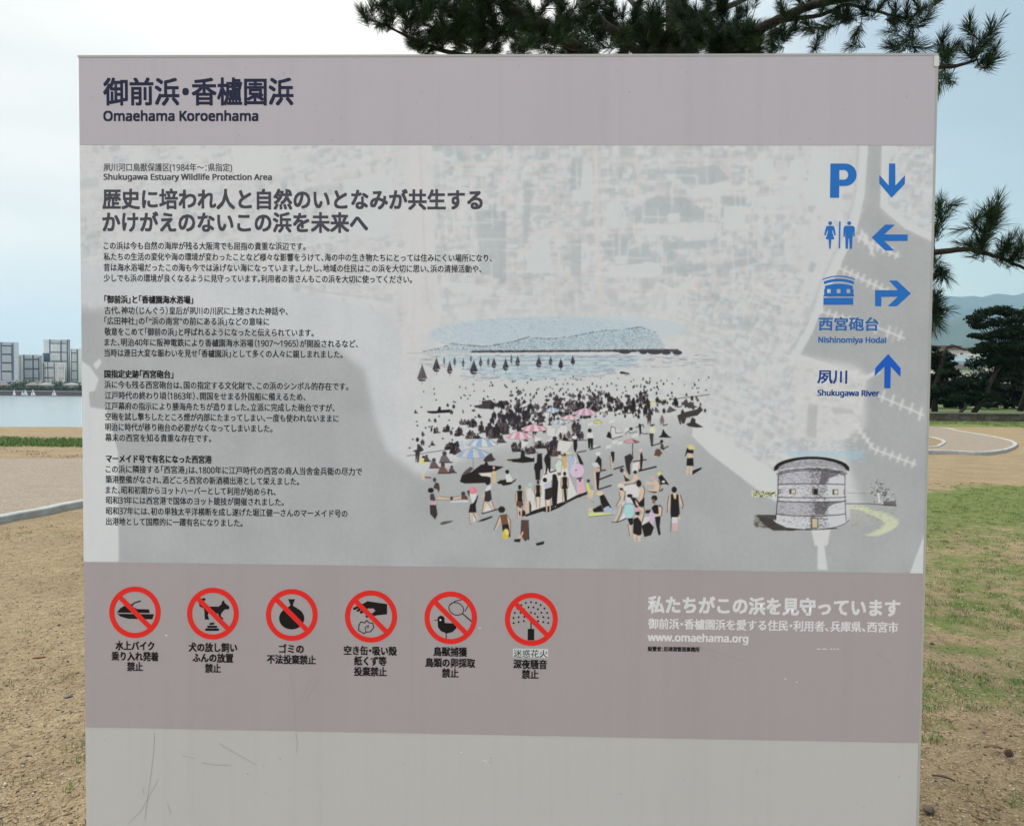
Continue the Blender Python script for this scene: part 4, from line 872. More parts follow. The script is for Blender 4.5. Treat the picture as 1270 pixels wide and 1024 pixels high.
def d_dog(g):
    g.P(BK, [560, 176, 640, 176, 655, 165, 658, 150, 668, 143, 674, 158, 697, 176, 696, 190, 672, 192, 655, 212, 640, 214, 590, 206, 584, 222, 592, 244, 568, 244, 566, 200])
    g.P(BK, [636, 210, 654, 212, 652, 226, 666, 240, 662, 245, 648, 240]); g.L(BK, 13, 568, 182, 546, 170, 544, 150, 553, 140, 566, 138)
    g.L(BK, 13, 576, 297, 637, 297); g.L(BK, 12, 586, 282, 628, 282); g.L(BK, 11, 598, 267, 614, 265)
def d_bag(g):
    g.E(BK, 1024, 238, 66, 58); g.P(BK, [970, 215, 1000, 182, 1017, 172, 1031, 172, 1050, 182, 1080, 215], .00003); g.P(BK, [1005, 137, 1042, 137, 1031, 165, 1034, 180, 1014, 180, 1017, 165], .00005)
def d_hand(g):
    g.P(BK, [195, 148, 297, 163, 297, 217, 245, 222, 188, 235, 182, 226, 222, 210, 236, 198, 225, 186, 196, 186, 178, 206, 158, 214, 152, 206, 166, 192, 144, 204, 134, 200, 150, 184, 122, 196, 118, 184, 142, 172, 172, 160])
    g.L(BK, 5, 160, 256, 180, 262, 190, 249, 205, 262, 221, 262, 228, 285, 210, 308, 186, 310, 176, 318, 147, 300, 150, 272, closed=True); g.L(BK, 4, 186, 310, 182, 285, 200, 275, 196, 290)
def d_bird(g):
    g.E(BK, 580, 243, 19, dz=.00002); g.P(BK, [562, 246, 598, 246, 600, 262, 640, 264, 666, 262, 660, 290, 640, 310, 610, 317, 580, 305, 564, 285], .00004); g.L(BK, 3.5, 545, 247, 566, 247); g.L(BK, 5, 607, 312, 607, 350)
    for k in range(24):
        a0, a1 = k * math.pi / 12, (k + 1) * math.pi / 12
        f = lambda a: (660 + 40 * math.cos(a) * .95 - 30 * math.sin(a) * .25, 188 + 40 * math.cos(a) * .3 + 31 * math.sin(a))
        g.L(BK, 4.5, *f(a0), *f(a1))
    g.L(BK, 6, 695, 215, 742, 256); g.L(BK, 4.5, 626, 168, 655, 148, 690, 140); g.L(BK, 4.5, 726, 165, 706, 200)
def d_fire(g):
    for rad, n in ((38, 7), (66, 10), (92, 13)):
        for k in range(n):
            a0 = math.pi * (1.06 - 1.12 * k / (n - 1)); g.E(BK, 1052 + rad * math.cos(a0), 245 - rad * math.sin(a0), 5.5, n=8)
    g.L(BK, 6, 1052, 258, 1052, 300); g.P(BK, [1035, 293, 1069, 293, 1069, 353, 1035, 353])
for args in (((120, 710, 4.233), 202, 206, 135, d_ski, 'black personal watercraft crossed out in red', 0), ((120, 710, 4.233), 611, 213, 136, d_dog, 'black dog over droppings crossed out in red', 1),
             ((120, 710, 4.233), 1025, 220, 136, d_bag, 'black rubbish bag crossed out in red', 2), ((410, 710, 4.233), 213, 228, 137, d_hand, 'black hand dropping crumpled paper crossed out in red', 3),
             ((410, 710, 4.233), 631, 235, 138, d_bird, 'black bird and net crossed out in red', 4), ((410, 710, 4.233), 1054, 243, 139, d_fire, 'black firework with sparks crossed out in red', 5)): prohib(*args)
# eye of the bird and the small pale patch under the firework sign
Z(410, 710, 4.233); g = Sheet(.00145); g.E(WT, 577, 246, 5); g.build('bird_eye', sign, I_white)
I_stk = ink('sticker_white', (186, 192, 190)); g = Sheet(.00095); g.P(I_stk.name, [957, 396, 1142, 398, 1142, 446, 957, 443]); g.build('caption_sticker', sign, I_stk)
# blue way-finding symbols
Z(980, 180, 6.4)
g = Sheet(); th = np.linspace(-math.pi / 2, math.pi / 2, 14)
outer = [318, 148] + [v for a0 in th for v in (436 + 90 * math.cos(a0), 238 + 90 * math.sin(a0) * -1 * -1)]
out_ = [(318, 148)] + [(436 + 90 * math.cos(a0), 237 + 89 * math.sin(a0)) for a0 in th] + [(390, 326), (387, 420), (314, 420)]
hole = [(390, 276)] + [(426 + 32 * math.cos(a0), 238 - 38 * math.sin(a0)) for a0 in th] + [(390, 200)]
g.P(BU, [v for p in ([out_[0]] + out_[1:16] + [(390, 276)] + hole[1:-1] + [(390, 200), (388, 200), (386, 326)] + out_[16:]) for v in p])
g.parts = {}
g.P(BU, [318, 148, 390, 148, 387, 420, 314, 420])
for k in range(13):
    o0, o1, h0, h1 = [(x, y) for x, y in ((436 + 90 * math.cos(th[k]), 237 + 89 * math.sin(th[k])), (436 + 90 * math.cos(th[k + 1]), 237 + 89 * math.sin(th[k + 1])), (426 + 32 * math.cos(th[k]), 238 + 38 * math.sin(th[k])), (426 + 32 * math.cos(th[k + 1]), 238 + 38 * math.sin(th[k + 1])))]
    g.P(BU, [*o0, *o1, *h1, *h0])
g.P(BU, [389.5, 148, 436, 148, 426, 200, 389.5, 200]); g.P(BU, [389.2, 276, 426, 276, 436, 326, 388.8, 326])
g.build('parking_letter', sign, I_blue)
def arrow(pts, m=I_blue, lab=None):
    g = Sheet(); g.P(m.name, pts); o = g.build('direction_arrow', sign, m); o['label'] = lab
arrow([783, 148, 833, 148, 833, 322, 910, 240, 908, 310, 803, 420, 705, 305, 706, 238, 780, 322], lab='blue arrow pointing down beside the letter P')
arrow([645, 735, 752, 632, 830, 632, 745, 710, 932, 710, 930, 762, 745, 762, 825, 838, 752, 838], lab='blue arrow pointing left beside the toilet symbol')
g = Sheet(); g.E(BU, 316, 621, 15.5); g.P(BU, [290, 642, 342, 642, 352, 660, 361, 715, 350, 719, 334, 672, 332, 690, 350, 748, 326, 750, 320, 824, 308, 824, 303, 750, 280, 748, 298, 690, 298, 672, 280, 718, 268, 715, 280, 660])
g.P(BU, [386, 607, 399, 607, 395, 822, 383, 822])
g.E(BU, 467, 621, 15.5); g.P(BU, [434, 642, 500, 642, 512, 658, 510, 728, 499, 728, 498, 680, 488, 824, 470, 824, 466, 742, 462, 742, 456, 824, 438, 824, 434, 680, 432, 728, 421, 728, 422, 658])
g.build('toilet_symbol', sign, I_blue)
Z(980, 330, 6.02)
g = Sheet()
def arcband(x0, x1, yt, dip, th_):
    n = 14; up_ = [(x0 + (x1 - x0) * k / n, yt - dip * 4 * (k / n) * (1 - k / n)) for k in range(n + 1)]
    for k in range(n): a_, b_ = up_[k], up_[k + 1]; g.P(BU, [*a_, *b_, b_[0], b_[1] + th_, a_[0], a_[1] + th_])
arcband(240, 484, 97, 25, 8); arcband(250, 474, 116, 22, 21)
n = 12; up_ = [(258 + (466 - 258) * k / n, 148 - 16 * 4 * (k / n) * (1 - k / n)) for k in range(n + 1)]
for k in range(n): a_, b_ = up_[k], up_[k + 1]; g.P(BU, [*a_, *b_, b_[0], 172, a_[0], 172])
for (a_, b_) in ((252, 275), (302, 346), (374, 420), (446, 471)): g.P(BU, [a_, 172, b_, 172, b_, 202, a_, 202])
g.P(BU, [254, 202, 470, 202, 475, 218, 478, 228, 243, 228, 250, 218]); g.P(BU, [247, 237, 469, 237, 470, 289, 246, 289]); g.build('fort_symbol', sign, I_blue)
arrow([632, 300, 632, 180, 803, 180, 735, 108, 795, 108, 900, 205, 795, 300, 725, 300, 800, 230, 680, 230, 678, 300], lab='blue bent arrow pointing right beside the fort symbol')
arrow([730, 655, 823, 762, 822, 828, 750, 750, 747, 911, 700, 911, 702, 750, 628, 822, 633, 762], I_blue2, 'dark blue arrow pointing up beside the river name')
flush_text()
# hairline scratches, chips and peeled marks on the paint
Z(0, 0, 1)
M_scr = ink('scratch_grey', (132, 130, 130)); g = Sheet(.0009)
for pts in ((192, 908, 191, 930, 188, 955, 184, 985, 180, 1015), (197, 965, 186, 985, 175, 1005, 160, 1020), (226, 936, 242, 940), (250, 945, 268, 948, 286, 948), (272, 921, 290, 932, 318, 948), (367, 908, 369, 920, 368, 932), (208, 996, 212, 1008), (361, 838, 365, 860, 367, 900),
            (377, 872, 398, 836), (844, 796, 880, 806, 928, 820), (880, 813, 890, 815), (422, 145, 424, 150), (1085, 808, 1105, 822), (177, 975, 179, 985), (388, 838, 374, 868)):
    g.L(M_scr.name, .36, *pts)
for k in range(90):
    g.E(M_scr.name, random.uniform(110, 1130), random.choice([random.uniform(80, 178), random.uniform(840, 1015), random.uniform(700, 1020)]), random.uniform(.3, .8), n=6)
o = g.build('scratches', sign, M_scr); o['kind'] = 'stuff'
g = Sheet(.00092)
for (x, y, l) in ((1013, 804, 4), (1020, 804, 5), (1030, 804, 1.5), (1034, 804, 1.5), (1038, 804, 1.5), (205.5, 787, 2), (594, 778, 2), (571, 932, 2), (599, 942, 3), (973, 841, 1.5), (987, 845, 1.5), (602, 943, 2)): g.L(WT, 1.1, x, y, x + l, y + .6)
o = g.build('paint_chips', sign, I_white); o['kind'] = 'stuff'
# ------------------------------------------------------------------ ground, water, paths
WZ = -3.0                                 # level of the sea
def coast(x, y):
    """metres inland of the waterline (negative: out on the water); second value: far shore"""
    near = (80 + .06 * (x + 50) + np.maximum(x - 3, 0) * 3.2) - y
    return near, y - 424.0
def land_z(x, y):
    a, b = coast(x, y)
    za = np.where(a > 54, 0, np.where(a > 0, WZ * (1 - a / 54.), WZ + a * .08))
    zb = np.where(b > 0, np.minimum(b * .8 + WZ, -.4), WZ + b * .08)
    return np.maximum(np.maximum(za, zb), WZ - 3)
nr, na = 330, 560
rr = np.concatenate([np.linspace(.25, 2.2, 12), 2.2 * (9800 / 2.2) ** (np.arange(1, nr - 11) / (nr - 12))]); nr = len(rr)
az = np.linspace(-math.pi, math.pi, na, endpoint=False)
az = az + .35 * np.sin(2 * az) * 0
az = np.sign(az) * (np.abs(az) / math.pi) ** 1.6 * math.pi      # finer ahead
X = rr[:, None] * np.sin(az)[None]; Y = rr[:, None] * np.cos(az)[None]
Zg = land_z(X, Y)
def fbm(X, Y, s, o=3):
    r = np.zeros(X.shape)
    for k in range(o):
        f = s * 2.1 ** k; r += (np.sin(X * f + 1.7 * k + 2 * np.sin(Y * f * .7 + k)) * np.cos(Y * f * 1.13 + 2.3 * k + 1.5 * np.sin(X * f * .6))) / 2 ** k
    return r
Zg += fbm(X, Y, 2.3) * .007 * (rr[:, None] < 30) + fbm(X, Y, .35) * .02 * (rr[:, None] < 200)
V = np.stack([X, Y, Zg], -1).reshape(-1, 3)
i, j = np.meshgrid(np.arange(nr - 1), np.arange(na), indexing='ij'); j2 = (j + 1) % na
Q = np.stack([i * na + j, i * na + j2, (i + 1) * na + j2, (i + 1) * na + j], -1).reshape(-1, 4)[:, ::-1]
c0 = len(V); V = np.vstack([V, [[0, 0, Zg[0].mean()]]])
me = fastmesh('ground', V, Q)
# a small fan closes the middle
cap_ = mesh('ground_middle', [tuple(V[k]) for k in range(na)] + [tuple(V[c0])], [(k, na, (k + 1) % na) for k in range(na)])
bmj = bmesh.new(); bmj.from_mesh(me); bmj.from_mesh(cap_); bmesh.ops.remove_doubles(bmj, verts=[v for v in bmj.verts if v.co.length < .5], dist=1e-4); bmj.to_mesh(me); bmj.free(); bpy.data.meshes.remove(cap_)
me.shade_smooth()
co = np.zeros(len(me.vertices) * 3, dtype=np.float32); me.vertices.foreach_get('co', co); co = co.reshape(-1, 3)
def green(x, y):
    g = np.zeros_like(x)
    def sm(v, a, b): t = np.clip((v - a) / (b - a), 0, 1); return t * t * (3 - 2 * t)
    g = np.maximum(g, 1.05 * sm(y, 18.4, 19.0) * (1 - sm(y, 21.0, 21.8)) * (1 - sm(x, 1, 4)))                     # strip by the beach
    g = np.maximum(g, .40 * sm(y, 6.2, 7.2) * (1 - sm(y, 7.8, 8.6)) * sm(-x, 2.5, 4.5))                        # thin growth left
    g = np.maximum(g, .30 * (1 - sm(y, 7.8, 8.6)) * sm(-x, 0, 2))
    g = np.maximum(g, (.58 + .3 * sm(y, 7.5, 10)) * (1 - sm(y + .5 * np.sin(x * 1.3), 11.0, 13.0)) * sm(x + .5 * np.sin(y * 1.7), -.3, 1.6) * sm(y, 2.0, 4.0))     # patchy turf right
    g = np.maximum(g, .38 * sm(x, -.3, 1.6) * (1 - sm(y, 7, 9)))
    g = np.maximum(g, .9 * sm(y, 33, 36) * (1 - sm(y, 60, 70)) * sm(x, 6, 14))
    g = np.maximum(g, .9 * (y > 70) * ((y > 424) | (x > 20)))
    return g
at_ = me.attributes.new('green', 'FLOAT', 'POINT'); at_.data.foreach_set('value', green(co[:, 0], co[:, 1]).astype(np.float32))
def ground_mat(name, c1, c2, grass=True, dark=(.19, .15, .09)):
    m = bpy.data.materials.new(name); m.use_nodes = True; t = m.node_tree; b = t.nodes['Principled BSDF']; b.inputs['Roughness'].default_value = .95; b.inputs['Specular IOR Level'].default_value = .1
    l = t.links.new; n_ = t.nodes.new
    co = n_('ShaderNodeTexCoord').outputs['Object']
    def noise_(s, d=6, r=.6):
        n = n_('ShaderNodeTexNoise'); n.inputs['Scale'].default_value = s; n.inputs['Detail'].default_value = d; n.inputs['Roughness'].default_value = r; l(co, n.inputs[0]); return n.outputs[0]
    def rng_(v, a, b2, lo=0, hi=1):
        r = n_('ShaderNodeMapRange'); r.inputs[1].default_value = a; r.inputs[2].default_value = b2; r.inputs[3].default_value = lo; r.inputs[4].default_value = hi; l(v, r.inputs[0]); return r.outputs[0]
    def mix_(f, a, b2, mode='MIX'):
        x = n_('ShaderNodeMixRGB'); x.blend_type = mode
        for k, v in ((0, f), (1, a), (2, b2)):
            if hasattr(v, 'links') or hasattr(v, 'node'): l(v, x.inputs[k])
            elif k == 0: x.inputs[0].default_value = v
            else: x.inputs[k].default_value = (*v, 1)
        return x.outputs[0]
    c = mix_(rng_(noise_(1.7), .35, .65), c1, c2)
    c = mix_(rng_(noise_(.9, 4), .48, .66, 0, .35), c, dark)
    c = mix_(rng_(noise_(11, 5), .5, .68, 0, .6), c, dark)
    c = mix_(rng_(noise_(75, 3), .44, .66, 0, .9), c, tuple(v * .5 for v in c1))
    c = mix_(rng_(noise_(32, 5), .52, .66, 0, .7), c, tuple(v * .62 for v in c1))
    c = mix_(rng_(noise_(140, 2), .60, .74, 0, .7), c, tuple(min(v * 1.55, .8) for v in c1))
    if grass:
        at2 = n_('ShaderNodeAttribute'); at2.attribute_name = 'green'
        thr = rng_(at2.outputs['Fac'], 0, 1, .92, .12)
        g1 = noise_(2.6, 8, .72)
        s = n_('ShaderNodeMath'); s.operation = 'SUBTRACT'; l(g1, s.inputs[0]); l(thr, s.inputs[1])
        gm = rng_(s.outputs[0], -.03, .12, 0, .78)
        gc = mix_(rng_(noise_(20), .35, .65), (.085, .155, .032), (.15, .21, .055))
        c = mix_(gm, c, gc)
    l(c, b.inputs['Base Color'])
    h0 = n_('ShaderNodeMath'); h0.operation = 'MULTIPLY_ADD'; h0.inputs[1].default_value = 1.6; l(noise_(4.5, 4), h0.inputs[0]); l(noise_(14, 6), h0.inputs[2])
    h = n_('ShaderNodeMath'); h.operation = 'MULTIPLY_ADD'; h.inputs[1].default_value = .35; l(noise_(90, 3), h.inputs[0]); l(h0.outputs[0], h.inputs[2])
    u = n_('ShaderNodeBump'); u.inputs['Strength'].default_value = .9; u.inputs['Distance'].default_value = .045; l(h.outputs[0], u.inputs['Height']); l(u.outputs[0], b.inputs['Normal'])
    return m
M_sand = ground_mat('sand_with_turf', (.42, .325, .20), (.33, .25, .15))
me.materials.append(M_sand)
link('ground', me, kind='structure')

M_path = material('path_gravel_asphalt', (.265, .222, .175), .9, (.31, .26, .205), 3, 8, .5, 120, spec=.15, bdist=.008)
t = M_path.node_tree; b = t.nodes['Principled BSDF']; old = b.inputs['Base Color'].links[0].from_socket
vn = t.nodes.new('ShaderNodeTexNoise'); vn.inputs['Scale'].default_value = 70; vn.inputs['Detail'].default_value = 4; t.links.new(t.nodes['Texture Coordinate'].outputs['Object'], vn.inputs[0])
vr = t.nodes.new('ShaderNodeMapRange'); vr.inputs[1].default_value = .35; vr.inputs[2].default_value = .68; vr.inputs[3].default_value = .6; vr.inputs[4].default_value = 1.35; t.links.new(vn.outputs[0], vr.inputs[0])
vm = t.nodes.new('ShaderNodeMixRGB'); vm.blend_type = 'MULTIPLY'; vm.inputs[0].default_value = 1; t.links.new(old, vm.inputs[1]); t.links.new(vr.outputs[0], vm.inputs[2]); t.links.new(vm.outputs[0], b.inputs['Base Color'])
M_path2 = material('path_pink_surface', (.32, .26, .21), .9, (.36, .30, .24), 2, 8, .3, 60, spec=.1)
M_kerb = material('kerb_concrete', (.46, .48, .47), .8, (.30, .31, .29), 9, 6, .3, 60, spec=.2)
def smooth_line(pts, n=6):
    """Catmull-Rom through ground points"""
    p = [np.array(q, float) for q in pts]; p = [2 * p[0] - p[1]] + p + [2 * p[-1] - p[-2]]; o = []
    for i in range(1, len(p) - 2):
        for k in range(n):
            t = k / n; o.append(.5 * ((2 * p[i]) + (p[i + 1] - p[i - 1]) * t + (2 * p[i - 1] - 5 * p[i] + 4 * p[i + 1] - p[i + 2]) * t * t + (3 * p[i] - p[i - 1] - 3 * p[i + 1] + p[i + 2]) * t ** 3))
    o.append(p[-2]); return o
G = lambda *l: [ground(a, b)[:2] for a, b in l]
near_e = smooth_line(G((-420, 760), (-150, 682), (0, 648), (50, 638.5), (100, 628), (200, 613), (400, 594), (700, 577), (1000, 566), (1155, 562), (1215, 564), (1243, 561)))
tip = smooth_line(G((1243, 561), (1256, 556), (1259, 552), (1252, 548), (1232, 543)))
far_e = smooth_line(G((1232, 543), (1190, 536), (1155, 531.5), (1000, 536), (700, 552), (400, 562), (100, 570.5), (0, 571.5), (-200, 574), (-420, 580)))
def strip(name, ea, eb, z, m, **k):
    n = 160
    def res_(e):
        e = np.array(e); s = np.r_[0, np.cumsum(np.hypot(*np.diff(e, axis=0).T))]; u = np.linspace(0, s[-1], n); return np.stack([np.interp(u, s, e[:, 0]), np.interp(u, s, e[:, 1])], -1)
    a, b = res_(ea), res_(eb); Vv = []; cols = 10
    for i in range(n):
        for c in range(cols + 1):
            q = a[i] + (b[i] - a[i]) * c / cols; Vv.append((q[0], q[1], float(land_z(q[0], q[1])) + z))
    Fc = [(i * (cols + 1) + c, (i + 1) * (cols + 1) + c, (i + 1) * (cols + 1) + c + 1, i * (cols + 1) + c + 1) for i in range(n - 1) for c in range(cols)]
    me = mesh(name, Vv, Fc); me.materials.append(m); o = bpy.data.objects.new(name, me); COL.objects.link(o); return props(o, **k)
ftip = [far_e[0]] 
path = strip('path', near_e + tip[1:len(tip) // 2 + 1], (far_e[::-1] + tip[::-1][1:len(tip) // 2 + 1]), .05, M_path, kind='structure')
def kerb(name, line, w_, h, parent, off=0.0):
    line = np.array(line); mb = MB(); n = len(line); V = []
    for i in range(n):
        t = line[min(i + 1, n - 1)] - line[max(i - 1, 0)]; t /= np.hypot(*t); nn = np.array([-t[1], t[0]])
        for (a, z) in ((-w_ / 2, -.06), (-w_ / 2, h - .012), (-w_ / 2 + .012, h), (w_ / 2 - .012, h), (w_ / 2, h - .012), (w_ / 2, -.06)):
            q = line[i] + nn * (a + off); V.append((q[0], q[1], float(land_z(q[0], q[1])) + z))
    mb.add(V, [(i * 6 + k, (i + 1) * 6 + k, (i + 1) * 6 + k + 1, i * 6 + k + 1) for i in range(n - 1) for k in range(5)])
    return mb.build(name, M_kerb, parent)
kerb('kerb', near_e, .13, .085, path)
kerb('kerb', tip + far_e[1:30], .11, .07, path)
isl = smooth_line(G((1000, 547), (1100, 544), (1150, 544), (1165, 547), (1171, 550), (1166, 554), (1155, 557), (1100, 559), (1000, 560)))
Vv = [(p[0], p[1], .062) for p in isl]; me = mesh('sand_island', Vv, [tuple(range(len(Vv)))]); me.materials.append(ground_mat('plain_sand', (.37, .28, .17), (.31, .235, .14), False)); link('sand_island', me, parent=path)
kerb('kerb', isl, .11, .08, path)

# water
M_water = bpy.data.materials.new('sea_water'); M_water.use_nodes = True; t = M_water.node_tree; b = t.nodes['Principled BSDF']
b.inputs['Base Color'].default_value = (.26, .33, .36, 1); b.inputs['Roughness'].default_value = .22; b.inputs['IOR'].default_value = 1.33
tcn = t.nodes.new('ShaderNodeTexCoord'); mpn = t.nodes.new('ShaderNodeMapping'); mpn.inputs['Scale'].default_value = (.5, 1.4, 1)
nn_ = t.nodes.new('ShaderNodeTexNoise'); nn_.inputs['Scale'].default_value = 1.2; nn_.inputs['Detail'].default_value = 6; bu = t.nodes.new('ShaderNodeBump'); bu.inputs['Strength'].default_value = .25; bu.inputs['Distance'].default_value = .1
t.links.new(tcn.outputs['Object'], mpn.inputs[0]); t.links.new(mpn.outputs[0], nn_.inputs[0]); t.links.new(nn_.outputs[0], bu.inputs['Height']); t.links.new(bu.outputs[0], b.inputs['Normal'])
me = mesh('sea', [(-6000, 60, WZ), (400, 60, WZ), (400, 500, WZ), (-6000, 500, WZ)], [(0, 1, 2, 3)]); link('sea', me, M_water, kind='structure')

# ------------------------------------------------------------------ small stuff on the sand
def wedge(n, dmin, dmax, side, a0=.46, a1=.95, pw=1.5):
    d = dmin + (dmax - dmin) * rng.random(n) ** pw; a = rng.uniform(a0, a1, n) * side
    return np.stack([d * a, d], -1)
octV = np.array([(1, 0, 0), (-1, 0, 0), (0, 1, 0), (0, -1, 0), (0, 0, 1), (0, 0, -1)], float)
octF = np.array([(0, 2, 4), (2, 1, 4), (1, 3, 4), (3, 0, 4), (2, 0, 5), (1, 2, 5), (3, 1, 5), (0, 3, 5)])
def grains(name, pts, smin, smax, mats, flat=.6, **k):
    n = len(pts); s = smin + (smax - smin) * rng.random(n) ** 3
    sc = s[:, None] * rng.uniform(.5, 1.3, (n, 3)); sc[:, 2] *= flat; a = rng.uniform(0, 6.28, n)
    Vv = octV[None] * sc[:, None]; Vv = Vv + rng.normal(0, .12, Vv.shape) * s[:, None, None]
    x = Vv[..., 0] * np.cos(a)[:, None] - Vv[..., 1] * np.sin(a)[:, None]; y = Vv[..., 0] * np.sin(a)[:, None] + Vv[..., 1] * np.cos(a)[:, None]
    z0 = land_z(pts[:, 0], pts[:, 1]) + (fbm(pts[:, 0], pts[:, 1], 2.3) * .007 + fbm(pts[:, 0], pts[:, 1], .35) * .02)
    Vv = np.stack([x + pts[:, :1], y + pts[:, 1:], Vv[..., 2] + z0[:, None] + s[:, None] * .25], -1).reshape(-1, 3)
    Ff = (octF[None] + (np.arange(n) * 6)[:, None, None]).reshape(-1, 3)
    me = fastmesh(name, Vv, Ff)
    for m in mats: me.materials.append(m)
    me.polygons.foreach_set('material_index', np.repeat(rng.integers(0, len(mats), n), 8).astype(np.int32))
    return link(name, me, kind='stuff', **k)
Mg = [material('grain_tan', (.40, .31, .19), .9), material('grain_pale', (.56, .48, .36), .8), material('grain_brown', (.20, .14, .08), .9), material('grain_dark', (.07, .06, .05), .8), material('grain_ochre', (.34, .24, .13), .9)]
both = lambda n, a, b, **k: np.vstack([wedge(n, a, b, -1, **k), wedge(n, a, b, 1, **k)])
grains('gravel', both(26000, 2.0, 9, pw=1.7), .0022, .0085, [Mg[0], Mg[1], Mg[4], Mg[0], Mg[2], Mg[4], Mg[0], Mg[3]], label='tan sand grit and small gravel strewn over the ground around the board', cat='gravel')
grains('pebbles', both(170, 2.2, 9, pw=1.2), .006, .015, [Mg[1], Mg[3], Mg[2], Mg[3]], .5, label='scattered dark and pale pebbles lying on the sand', cat='pebbles')
# dry wood chips and twigs
def chips(name, pts, l0, l1, wd, mats, **k):
    n = len(pts); L_ = rng.uniform(l0, l1, n); a = rng.uniform(0, math.pi, n); z0 = land_z(pts[:, 0], pts[:, 1]) + fbm(pts[:, 0], pts[:, 1], 2.3) * .007 + fbm(pts[:, 0], pts[:, 1], .35) * .02
    d = np.stack([np.cos(a), np.sin(a), rng.uniform(-.15, .15, n)], -1) * L_[:, None] / 2; s = np.stack([-np.sin(a), np.cos(a), np.zeros(n)], -1) * wd * rng.uniform(.5, 1.4, n)[:, None]; c = np.stack([pts[:, 0], pts[:, 1], z0 + .004], -1)
    up = np.array([0, 0, wd * 1.2])
    Vv = np.stack([c - d - s * .5, c - d + s * .5, c + d, c + up], 1).reshape(-1, 3); b0 = np.arange(n)[:, None, None] * 4
    Ff = (np.array([(0, 1, 3), (1, 2, 3), (2, 0, 3), (0, 2, 1)])[None] + b0).reshape(-1, 3)
    me = fastmesh(name, Vv, Ff)
    for m in mats: me.materials.append(m)
    me.polygons.foreach_set('material_index', np.repeat(rng.integers(0, len(mats), n), 4).astype(np.int32)); return link(name, me, kind='stuff', **k)
chips('twigs', both(4200, 2.2, 10, pw=1.5), .012, .06, .0022, [Mg[2], Mg[3], Mg[1], Mg[0]], label='thin broken twigs and pine needles lying on the sand', cat='twigs')
# grass blades
Mgr = [material('grass_bright', (.09, .20, .03), .6), material('grass_dull', (.13, .155, .05), .7), material('grass_dry', (.34, .29, .14), .8)]
def blades(name, cen, per, spread, h0, h1, wd, mats, **k):
    n = len(cen) * per; c = np.repeat(cen, per, 0) + rng.normal(0, spread, (n, 2)); a = rng.uniform(0, 6.28, n); h = rng.uniform(h0, h1, n); ln = rng.uniform(.2, 1.1, n) * h; b = a + rng.uniform(-.9, .9, n)
    z0 = land_z(c[:, 0], c[:, 1]) + fbm(c[:, 0], c[:, 1], 2.3) * .007 + fbm(c[:, 0], c[:, 1], .35) * .02 - .003
    p = np.stack([c[:, 0], c[:, 1], z0], -1); s = np.stack([-np.sin(b), np.cos(b), np.zeros(n)], -1) * wd
    mid = p + np.stack([np.cos(a) * ln * .35, np.sin(a) * ln * .35, h * .62], -1); tp = p + np.stack([np.cos(a) * ln, np.sin(a) * ln, h], -1)
    Vv = np.stack([p - s, p + s, mid + s * .7, mid - s * .7, tp], 1).reshape(-1, 3); b0 = np.arange(n)[:, None, None] * 5
    Ff = (np.array([(0, 1, 2), (0, 2, 3), (3, 2, 4)])[None] + b0).reshape(-1, 3); me = fastmesh(name, Vv, Ff)
    for m in mats: me.materials.append(m)
    pc = rng.choice(len(mats), len(cen), p=[.5, .35, .15][:len(mats)]); me.polygons.foreach_set('material_index', np.repeat(np.repeat(pc, per), 3).astype(np.int32)); return link(name, me, kind='stuff', **k)
def keep(p, thr=.0):
    v = green(p[:, 0], p[:, 1]); nz = fbm(p[:, 0], p[:, 1], 1.9, 4) * .5 + .5; return p[(nz < v * 1.1 + thr) & (rng.random(len(p)) < np.clip(v * 1.2, 0, 1))]
cr_ = keep(wedge(6000, 2.3, 12.5, 1, pw=1.15))
cl_ = keep(wedge(1100, 5.5, 8.6, -1, .5, .95, 1.0)); cl2 = wedge(60, 2.4, 6, -1)
blades('grass', np.vstack([cr_, cl_, cl2]), 16, .022, .008, .035, .0016, Mgr, label='short patchy green grass sprouting through the sand near the board', cat='grass')
cs = np.stack([rng.uniform(-30, 2, 9000), 18.6 + rng.random(9000) * 2.8], -1)
blades('grass', cs, 5, .06, .05, .12, .008, [Mgr[0], Mgr[1], Mgr[0]], label='green grass strip between the path and the beach', cat='grass')
cs = np.stack([rng.uniform(12, 48, 6000), rng.uniform(33.5, 42.2, 6000)], -1)
cs = cs[fbm(cs[:, 0], cs[:, 1], .7) + (cs[:, 1] - 36) * .25 > .2]
blades('grass', cs, 5, .08, .04, .09, .01, Mgr, label='thin grass along the foot of the stone wall', cat='grass')
# dark dry weed on the sand beyond the path
cs = np.stack([rng.uniform(-26, 2, 900), rng.uniform(15.6, 18.2, 900)], -1); cs = cs[fbm(cs[:, 0], cs[:, 1], 1.1) > .35]
blades('dry_weed', cs, 9, .10, .02, .05, .006, [Mg[2], Mg[4], Mgr[1]], label='brown dry weed on the sand between path and grass strip', cat='weed')

